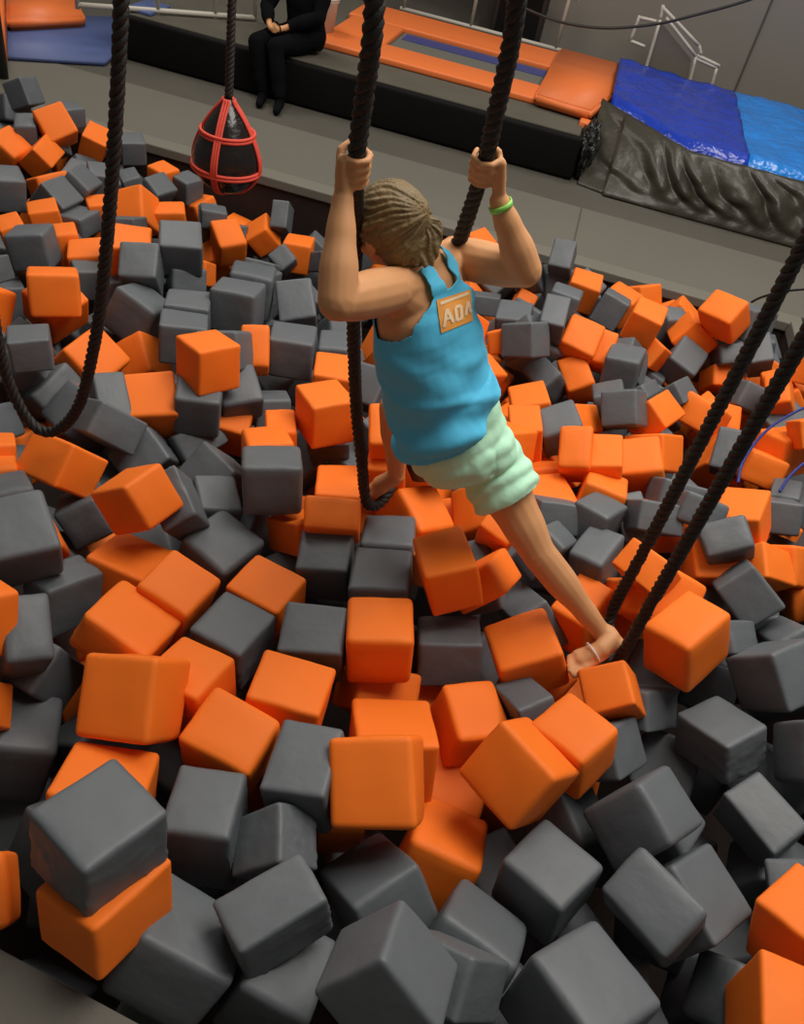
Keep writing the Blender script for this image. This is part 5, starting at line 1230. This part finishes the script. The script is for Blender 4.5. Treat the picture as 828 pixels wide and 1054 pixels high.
# wristband, foot band
def band(name, a, b, r, wd, m_):
    d = (b-a).normalized(); n_ = d.orthogonal().normalized(); b_ = d.cross(n_); bm = bmesh.new(); rs = []
    for rr_, o in ((r, -wd), (r+.0025, -wd), (r+.0025, wd), (r, wd)):
        rs.append([bm.verts.new(a+d*o+(n_*math.cos(t*.2618)+b_*math.sin(t*.2618))*rr_) for t in range(24)])
    for i in range(4):
        A, B_ = rs[i], rs[(i+1) % 4]
        for k in range(24): bm.faces.new((A[k], A[(k+1) % 24], B_[(k+1) % 24], B_[k]))
    return fin(name, bm, m_, groot, True)
band('foot_band', heelR.lerp(heelR+(toeR-heelR).normalized()*.2, .50)+Vector((0, 0, .026)), toeR, .0345, .0025, M['white'])['label'] = 'thin white band across the right foot'
wb = g['rw'].lerp(g['re'], .06); band('wristband', wb, g['re'], .0275, .007, M['lime'])['label'] = 'lime green wristband'
# print on the back of the shirt, laid on the cloth
dg = bpy.context.evaluated_depsgraph_get()
bpy.context.view_layer.update(); dg = bpy.context.evaluated_depsgraph_get(); sm_ = bpy.data.meshes.new_from_object(shirt.evaluated_get(dg))
bv = BVHTree.FromPolygons([groot.location+v.co for v in sm_.vertices], [tuple(p.vertices) for p in sm_.polygons])
pq = [(449, 309), (484, 298), (486, 330), (454, 343)]
def on_shirt(s_, t_, lift):
    a = Vector(pq[0]).lerp(Vector(pq[1]), s_); b = Vector(pq[3]).lerp(Vector(pq[2]), s_); uv = a.lerp(b, t_)
    d = ray(uv.x, uv.y).normalized(); h = bv.ray_cast(CO, d)
    return (h[0]+h[1]*(lift if h[1].dot(d) < 0 else -lift)) if h[0] else CO+d*2.15
def decal(polys, lift, name, m_, parent):
    bm = bmesh.new()
    for (x0, y0, x1, y1, wd) in polys:
        L = math.hypot(x1-x0, y1-y0); nx, ny = -(y1-y0)/L*wd, (x1-x0)/L*wd; n_ = max(2, int(L*12)); m2 = max(1, int(wd*2*12))
        grid = [[bm.verts.new(on_shirt(x0+(x1-x0)*i/n_+nx*(2*j/m2-1), y0+(y1-y0)*i/n_+ny*(2*j/m2-1), lift)) for j in range(m2+1)] for i in range(n_+1)]
        for i in range(n_):
            for j in range(m2): bm.faces.new((grid[i][j], grid[i+1][j], grid[i+1][j+1], grid[i][j+1]))
    return fin(name, bm, m_, parent, True)
dp = decal([(0, .5, 1, .5, .5)], .0025, 'shirt_print', M['printorange'], groot); dp['label'] = 'small orange print with cream lettering'
lp = decal([(.10, .85, .25, .35, .045), (.25, .35, .40, .82, .045), (.15, .65, .34, .65, .035), (.50, .80, .50, .40, .045), (.50, .40, .66, .40, .045), (.66, .40, .66, .78, .045), (.50, .80, .68, .78, .045),
            (.78, .75, .88, .35, .045), (.88, .35, .95, .72, .04), (.08, .14, .92, .10, .05)], .0042, 'lettering', M['printcream'], groot)
bpy.data.meshes.remove(sm_)

# ---------------------------------------------------------------- far side of the hall
M['padorange'] = mat('orange_vinyl_pad', (.80, .19, .045), .5, .15, 8, .05, 2, dist=.01)
M['padblue'] = mat('blue_vinyl_pad', (.075, .11, .27), .55, .15, 8, .1, 2)
M['bedgrey'] = mat('grey_trampoline_mesh', (.13, .13, .11), .8, .3, 300, .1, 20)
M['navy'] = mat('navy_stripe', (.045, .055, .20), .6)
M['railpaint'] = mat('pale_painted_rail', (.50, .48, .42), .5)
M['tarpblue'] = mat('royal_blue_tarp', (.012, .045, .42), .22, .9, 9, .3, 5, dist=.03)
M['tarplight'] = mat('light_blue_tarp', (.014, .21, .70), .22, .9, 9, .25, 5, dist=.03)
M['drape'] = mat('black_nylon_drape', (.038, .035, .025), .42, .5, 10, .25, 4, dist=.02)
M['crumple'] = mat('shiny_black_plastic', (.012, .012, .012), .18, .8, 25, .3, 9, dist=.03)
M['blackcloth'] = mat('black_clothing', (.004, .004, .005), .95, .3, 30, .2, 6, spec=.08)
M['metalbox'] = mat('black_metal_box', (.014, .013, .012), .5)
PT = .02
# platform (black vinyl block with carpet top)
root = empty('platform', bw(-2, 9, RZ), 'long low black padded platform behind the pit, under the orange trampoline frame', 'platform')
bm = bxf(bmesh.new(), -4.15, .10, 7.5, 10.28, RZ, PT-.012, .035); fin('padded_side', bm, M['blackvinyl'], root, True)
bm = bxf(bmesh.new(), -4.12, .06, 7.54, 10.26, PT-.03, PT, .01); fin('carpet_top', bm, M['blackcarpet'], root)
# trampoline frame
root = empty('trampoline', bw(-1.2, 8.9, PT), 'orange padded trampoline frame with a sunken grey bed, on the black platform', 'trampoline')
A0, A1, B0, B1 = -2.55, .12, 8.05, 10.0; a0, a1, b0, b1 = -1.95, -.38, 8.52, 9.32
for nm, box in (('front_pad', (A0, A1-.52, B0, b0)), ('back_pad', (A0, A1-.5, b1, B1))):
    fin(nm, bxf(bmesh.new(), *box, PT, PT+.06, .02), M['padorange'], root, True)
fin('side_pad', bxf(bmesh.new(), A0+.05, a0, b0-.02, b1+.02, PT, PT+.055, .02), M['padorange'], root, True)
bm = bmesh.new(); P4 = [(-.42, 7.98), (.10, 7.92), (.52, 9.95), (-.40, 9.95)]
vs = [bm.verts.new(bw(a, b, PT+.02)) for a, b in P4] + [bm.verts.new(bw(a, b, PT+.115)) for a, b in P4]
for f_ in ((0, 3, 2, 1), (4, 5, 6, 7), (0, 1, 5, 4), (1, 2, 6, 5), (2, 3, 7, 6), (3, 0, 4, 7)): bm.faces.new([vs[i] for i in f_])
bmesh.ops.bevel(bm, geom=list(bm.edges), offset=.02, segments=3, affect='EDGES'); fin('end_pad', bm, M['padorange'], root, True)
fin('jump_bed', bxf(bmesh.new(), a0, a1, b0-.01, b1+.01, PT, PT+.012), M['bedgrey'], root)
fin('bed_stripe', bxf(bmesh.new(), a0+.05, a1-.05, b1-.30, b1-.06, PT+.010, PT+.022, .004), M['navy'], root)
bm = bmesh.new(); bxf(bm, .02, .12, 7.80, 7.92, -.17, .06, .02); fin('pad_flap', bm, M['padorange'], root, True)
# blue and orange pads on the left
def prism(px, z0, z1, bev):
    bm = bmesh.new(); lo = []; hi = []
    for u, v in px:
        p_ = at(u, v, z1); lo.append(bm.verts.new((p_.x, p_.y, z0))); hi.append(bm.verts.new(p_))
    bm.faces.new(hi); bm.faces.new(lo[::-1]); n_ = len(px)
    for k in range(n_): bm.faces.new((lo[k], lo[(k+1) % n_], hi[(k+1) % n_], hi[k]))
    bmesh.ops.recalc_face_normals(bm, faces=bm.faces); bmesh.ops.bevel(bm, geom=list(bm.edges), offset=bev, segments=3, affect='EDGES'); return bm
tag(fin('floor_pad', prism([(-60, 52), (108, 62), (128, 45), (160, 33), (160, 17), (-60, 14)], RZ, RZ+.05, .01), M['padblue'], None, True), 'flat blue vinyl pad on the floor at the far left, beside the black platform', 'pad')
tag(fin('floor_pad', prism([(6, 19), (88, 15), (74, -12), (6, -12)], RZ+.051, RZ+.16, .03), M['padorange'], None, True), 'bright orange pad lying on the blue pad at the far left', 'pad')
tag(fin('floor_pad', prism([(-70, 22), (2, 19), (2, -30), (-70, -30)], RZ+.051, RZ+.40, .03), M['padorange'], None, True), 'darker orange pad block at the extreme top left corner', 'pad')
tag(fin('floor_pad', bxf(bmesh.new(), -4.10, -3.86, 7.60, 8.0, PT, PT+.03, .01), M['padblue'], None, True), 'small blue pad flap on the left end of the black platform', 'pad')
# black post, far left
pp = at(3, 80, RZ); bm = bmesh.new(); tube(bm, [pp+Vector((0, 0, .0)), pp+Vector((0, 0, 1.2)), pp+Vector((0, 0, 3))], .045, 12)
tag(fin('post', bm, M['metalbox'], None, True), 'black upright post at the far left edge behind the pit', 'post')
# inflated landing bag under a tarp
root = empty('landing_bag', bw(1.8, 8.6, RZ), 'bulky landing bag under a shiny blue tarp with black draped skirt, right of the platform', 'landing bag')
def tarp(name, a0, a1, m_):
    bm = bmesh.new(); na, nb = int((a1-a0)*22), 46; G = []
    for i in range(na+1):
        a = a0+(a1-a0)*i/na; row = []
        bf = 7.60+max(0, .95-a)*.9; bb = 9.95
        for j in range(nb+1):
            b = bf+(bb-bf)*j/nb; z = .155+.05*max(0, 1.1-a)+noise.noise(Vector((a*2.3, b*2.3, 1)))*.035+noise.noise(Vector((a*8, b*6, 4)))*.016
            z -= .10*max(0, 1-(b-bf)/.18)**2; row.append(bm.verts.new(bw(a, b, z)))
        G.append(row)
    for i in range(na):
        for j in range(nb): bm.faces.new((G[i][j], G[i+1][j], G[i+1][j+1], G[i][j+1]))
    o = fin(name, bm, m_, root, True); s_ = o.modifiers.new('t', 'SOLIDIFY'); s_.thickness = .01; return o
tarp('tarp', .24, 1.47, M['tarpblue'])['label'] = 'royal blue tarp'
tarp('tarp', 1.47, 3.6, M['tarplight'])['label'] = 'light blue tarp'
bm = bmesh.new(); na, nz = 300, 30; G = []
for i in range(na+1):
    a = .16+(3.6-.16)*i/na; row = []
    for j in range(nz+1):
        t = j/nz; bt = 7.62+max(0, .95-a)*.9; ztop = .10+.05*max(0, 1.1-a)
        b = bt+(7.36-bt)*min(1, t*1.05)**.75 if a > .4 else bt+(7.40+.3*(.4-a)-bt)*t
        z = ztop+(RZ-ztop)*t
        ph = a*11-t*6.0+noise.noise(Vector((a*2, t*2, 0)))*2.5
        f_ = (abs(math.sin(ph))**1.5)*.085*math.sin(math.pi*min(1, t*1.1+.08))+noise.noise(Vector((a*9, t*5, 2)))*.018*(1-abs(2*t-1)**4)
        row.append(bm.verts.new(bw(a, b-f_, z)))
    G.append(row)
for i in range(na):
    for j in range(nz): bm.faces.new((G[i][j], G[i][j+1], G[i+1][j+1], G[i+1][j]))
o = fin('skirt', bm, M['drape'], root, True); s_ = o.modifiers.new('t', 'SOLIDIFY'); s_.thickness = .006; o['label'] = 'black draped skirt with slanting folds'
fin('core', bxf(bmesh.new(), .5, 3.5, 8.0, 9.9, RZ, .05, .05), M['blackvinyl'], root)
# crumpled plastic between platform and bag
bm = bmesh.new(); bmesh.ops.create_icosphere(bm, subdivisions=5, radius=1)
for v in bm.verts:
    n_ = v.co.copy(); r_ = 1+noise.noise(n_*2.1)*.30+noise.noise(n_*5)*.20+abs(noise.noise(n_*9))*.12
    v.co = n_*r_; l = v.co; v.co = bw(.15+l.x*.085, 7.72+l.y*.22, -.12+l.z*.225)
    if v.co.z < RZ+.002: v.co.z = RZ+.002
tag(fin('plastic_bundle', bm, M['crumple'], None, True), 'crumpled shiny black plastic stuffed between the platform and the landing bag', 'plastic sheet')
# guard rails along the back of the platform
def rail_set(name, label, pts_lo, h, posts, mid=True):
    root = empty(name, pts_lo[0], label, 'railing')
    for nm, hh, r_ in (('bottom_rail', .0, .022), ('top_rail', h, .02)) + ((('middle_rail', h*.5, .014),) if mid else ()):
        bm = bmesh.new(); tube(bm, [p+Vector((0, 0, hh+.03)) for p in pts_lo], r_, 8); fin(nm, bm, M['railpaint'], root, True)
    for p in posts:
        bm = bmesh.new(); tube(bm, [p+Vector((0, 0, .0)), p+Vector((0, 0, h+.04))], .02, 8); fin('post', bm, M['railpaint'], root, True)
RB = 10.34
def rp(u, v): p = aty(u, v, RB); return bw(p.dot(BE), RB, PT-.02)
rail_set('guard_rail', 'pale metal guard rail behind the orange trampoline frame', [bw(-2.25, RB, 0), bw(-1.2, RB, 0), bw(-.35, RB, 0)], 1.0, [rp(483, 36), rp(571, 55), rp(414, 20)])
g0 = at(80, 9, PT); g1 = at(262, 22, PT)
rail_set('guard_rail', 'pale metal guard rail at the far left, behind the platform', [g0, g0.lerp(g1, .5), g1], .9, [g0, g0.lerp(g1, .43), g0.lerp(g1, .76), g1])
# step ladder rails by the back wall
SB = 10.15
def sp(u, v, b=SB): return aty(u, v, b)
root = empty('boarding_steps', sp(690, 86), 'pale metal boarding steps with handrails behind the blue tarp', 'steps')
for pl_ in ([(661, 84), (680, 20), (683, 5)], [(686, 18), (717, 58), (708, 92)], [(683, 8), (720, 47), (722, 56)], [(716, 60), (738, 70), (731, 95)], [(718, 57), (741, 68)], [(658, 18), (676, 22)], [(659, 16), (649, 42), (664, 48)]):
    bm = bmesh.new(); q = [sp(*p) for p in pl_]
    for a, b in zip(q, q[1:]): tube(bm, [a.lerp(b, i/4) for i in range(5)], .017, 8)
    fin('handrail', bm, M['railpaint'], root, True)
bm = bmesh.new(); q = [sp(664, 84), sp(681, 24), sp(712, 62), sp(706, 94)]; vs = [bm.verts.new(p+BN*.02) for p in q]+[bm.verts.new(p+BN*.05) for p in q]
for f_ in ((0, 3, 2, 1), (4, 5, 6, 7), (0, 1, 5, 4), (1, 2, 6, 5), (2, 3, 7, 6), (3, 0, 4, 7)): bm.faces.new([vs[i] for i in f_])
M['stepside'] = mat('grey_step_side', (.15, .135, .11), .8); fin('side_panel', bm, M['stepside'], root)
# hanging cable in front of the back wall
bm = bmesh.new(); tube(bm, catmull([aty(u, v, 9.3) for u, v in [(505, -10), (539, 8), (579, 23), (624, 29), (674, 25), (714, 16), (774, -1), (830, -25)]], .03), .013, 8)
tag(fin('cable', bm, M['cable'], None, True), 'black cable sagging across the grey back wall, top right', 'cable')
# black box on the platform behind the rail, bin
q = sp(530, 44, 10.5); qa = q.dot(BE)
bx = bxf(bmesh.new(), qa-.30, qa+.26, 10.42, 10.72, RZ, .75, .02); rt = empty('equipment_box', bw(qa, 10.57, RZ), 'tall black equipment box behind the guard rail, top centre', 'box')
fin('cabinet', bx, M['metalbox'], rt, True); fin('door_panel', bxf(bmesh.new(), qa-.25, qa+.21, 10.405, 10.425, .0, .70, .005), M['blackvinyl'], rt)
q = at(331, 38, PT); qa, qb = q.dot(BE), q.dot(BN)
rt = empty('waste_bin', bw(qa, qb, PT), 'pale grey bin on the platform behind the seated person', 'bin')
bm = bmesh.new(); lathe(bm, [(.0, 0), (.10, 0), (.125, .30), (.135, .31), (.135, .33), (.11, .33), (.10, .04), (.0, .04)][1:-1], bw(qa, qb, PT), 24); fin('bin_body', bm, M['railpaint'], rt, True)
bm = bmesh.new(); lathe(bm, [(.136, .325), (.140, .335), (.136, .345), (.05, .36), (.01, .362)], bw(qa, qb, PT), 24); fin('lid', bm, M['railpaint'], rt, True)

# ---- seated person in black
X = bw(-2.60, 7.5, 0); E_, N_ = BE, BN
def q_(a, b, z): return bw(-2.50+a, 7.5+b, z)
p = dict(lh=q_(.09, .30, .15), rh=q_(-.09, .30, .15), lk=q_(-.12, -.10, .10), rk=q_(-.30, -.08, .10), la=q_(-.02, -.20, RZ+.08), ra=q_(-.20, -.14, RZ+.08))
p.update(ls=q_(.13, .33, .60), rs=q_(-.20, .27, .60), le=q_(.15, .16, .34), re=q_(-.30, .12, .34), lw=q_(-.10, .02, .23), rw=q_(-.22, -.02, .24))
rr0 = [(q_(0, .30, .07), .15, .12), (q_(0, .31, .14), .165, .13), (q_(-.01, .31, .28), .145, .12), (q_(-.02, .30, .42), .155, .12), (q_(-.03, .29, .55), .17, .11), (q_(-.03, .29, .63), .10, .08), (q_(-.03, .28, .69), .05, .05)]
lat = (BE*.95+BN*.2).normalized(); fr = -(BN*.95-BE*.2).normalized(); SR2 = smooth_rings([(c, lat, fr, w_, d_) for c, w_, d_ in rr0])
proot = empty('person', q_(0, .3, PT), 'person in black clothes seated on the edge of the black platform, hands together', 'person')
bm = bmesh.new(); torso(bm, SR2)
for a, b, c_ in (('ls', 'le', 'lw'), ('rs', 're', 'rw')):
    limb(bm, [(p[a], .058), (p[a].lerp(p[b], .5), .052), (p[b], .042)]); limb(bm, [(p[b], .042), (p[b].lerp(p[c_], .4), .040), (p[c_], .024)])
for a, b, c_ in (('lh', 'lk', 'la'), ('rh', 'rk', 'ra')):
    limb(bm, [(p[a], .085), (p[a].lerp(p[b], .5), .076), (p[b], .058)]); limb(bm, [(p[b], .056), (p[b].lerp(p[c_], .35), .054), (p[c_], .034)])
for w_, k in ((p['lw'], 1), (p['rw'], -1)):      # hands resting on each other
    pc = w_+(q_(-.17, -.07, .215)-w_)*.55; limb(bm, [(w_, .022), (pc, .026)])
    for i in range(4):
        s0 = pc+Vector((0, 0, .022-.014*i)); d_ = (-lat*k*1.0+fr*.25).normalized(); L_ = (.052, .060, .055, .042)[i]
        limb(bm, [(s0, .0085), (s0+d_*L_*.55, .008), (s0+d_*L_-Vector((0, 0, .012)), .007)])
    limb(bm, [(pc-Vector((0, 0, -.018)), .010), (pc+Vector((0, 0, .035))-lat*k*.02, .009), (pc+Vector((0, 0, .036))-lat*k*.045, .008)])
hc2 = q_(-.04, .25, .83); limb(bm, [(SR2[-4][0], .052), (hc2-Vector((0, 0, .05)), .05)])
HP2, HQ2 = head(bm, hc2, fr-Vector((0, 0, .35)), Vector((0, 0, 1)), 1.0)
for c_ in (): foot(bm, p[c_], p[c_]+fr*-.05-Vector((0, 0, .07)), p[c_]+fr*.17-Vector((0, 0, .07)), Vector((0, 0, 1)))
pb = remesh('body', bm, M['skin'], proot, .006, 4)
def pseg(x, a, b): return segd(x, p[a], p[b])
zc = lambda x: x.z
def in_top(x):
    if pseg(x, 'le', 'lw')[0] < .075 and pseg(x, 'le', 'lw')[1] > .88: return False
    if pseg(x, 're', 'rw')[0] < .075 and pseg(x, 're', 'rw')[1] > .88: return False
    if (x-p['lw']).length < .03 or (x-p['rw']).length < .03 or (x-q_(-.17, -.07, .215)).length < .10: return False
    if x.z > .675: return False
    if x.z < .14: return False
    near_arm = min(pseg(x, 'le', 'lw')[0], pseg(x, 're', 'rw')[0], pseg(x, 'ls', 'le')[0], pseg(x, 'rs', 're')[0]) < .07
    return near_arm or (x-q_(0, .30, x.z)).length < .26
cloth('jacket', pb, in_top, lambda x: .014+noise.noise(x*12)*.008, M['blackcloth'], proot, .004)['label'] = 'black jacket'
def in_tr(x):
    if x.z > .27: return False
    if x.z > .16 and (x-q_(0, .30, x.z)).length > .2 and min(pseg(x, 'le', 'lw')[0], pseg(x, 're', 'rw')[0]) < .055: return False
    if (x-q_(-.17, -.07, .215)).length < .055: return False
    return x.z > RZ+.10
cloth('trousers', pb, in_tr, lambda x: .013+noise.noise(x*12)*.007, M['blackcloth'], proot, .004)['label'] = 'black trousers'
for c_ in ('la', 'ra'):
    bm = bmesh.new(); A = p[c_]; limb(bm, [(A-fr*.045-Vector((0, 0, .035)), .042), (A+fr*.05-Vector((0, 0, .04)), .038), (A+fr*.16-Vector((0, 0, .05)), .032)]); limb(bm, [(A, .042), (A-Vector((0, 0, .04)), .044)])
    sh = remesh('shoe', bm, M['blackcloth'], proot, .006, 2)
    for v in sh.data.vertices:
        zz = v.co.z+sh.location.z
        if zz < RZ+.001: v.co.z = RZ+.001-sh.location.z
bm = bmesh.new(); sph(bm, HP2(0, -.02, .03), .098, (.88, 1.02, .98), HQ2, 4); 
for v in bm.verts:
    l = HQ2.inverted() @ (v.co-hc2)
    if l.y > .045 and l.z < .05: v.co += HQ2 @ Vector((0, -(l.y-.045), 0))
sph(bm, HP2(0, -.06, -.05), .06, (1.1, .7, 1.3), HQ2, 3); M['darkhair'] = mat('dark_hair', (.02, .014, .01), .5, .6, 30); remesh('hair', bm, M['darkhair'], proot, .005, 2)
for k in (-1, 1):
    bm = bmesh.new(); sph(bm, HP2(.030*k, .070, .002), .0125); fin('eye', bm, M['eye'], proot, True)
    bm = bmesh.new(); sph(bm, HP2(.030*k, .0795, .002), .0062); fin('iris', bm, M['iris'], proot, True)
bm = bmesh.new(); sph(bm, HP2(0, .086, -.056), .018, (1.2, .4, .35), HQ2); fin('mouth', bm, M['lip_'], proot, True)
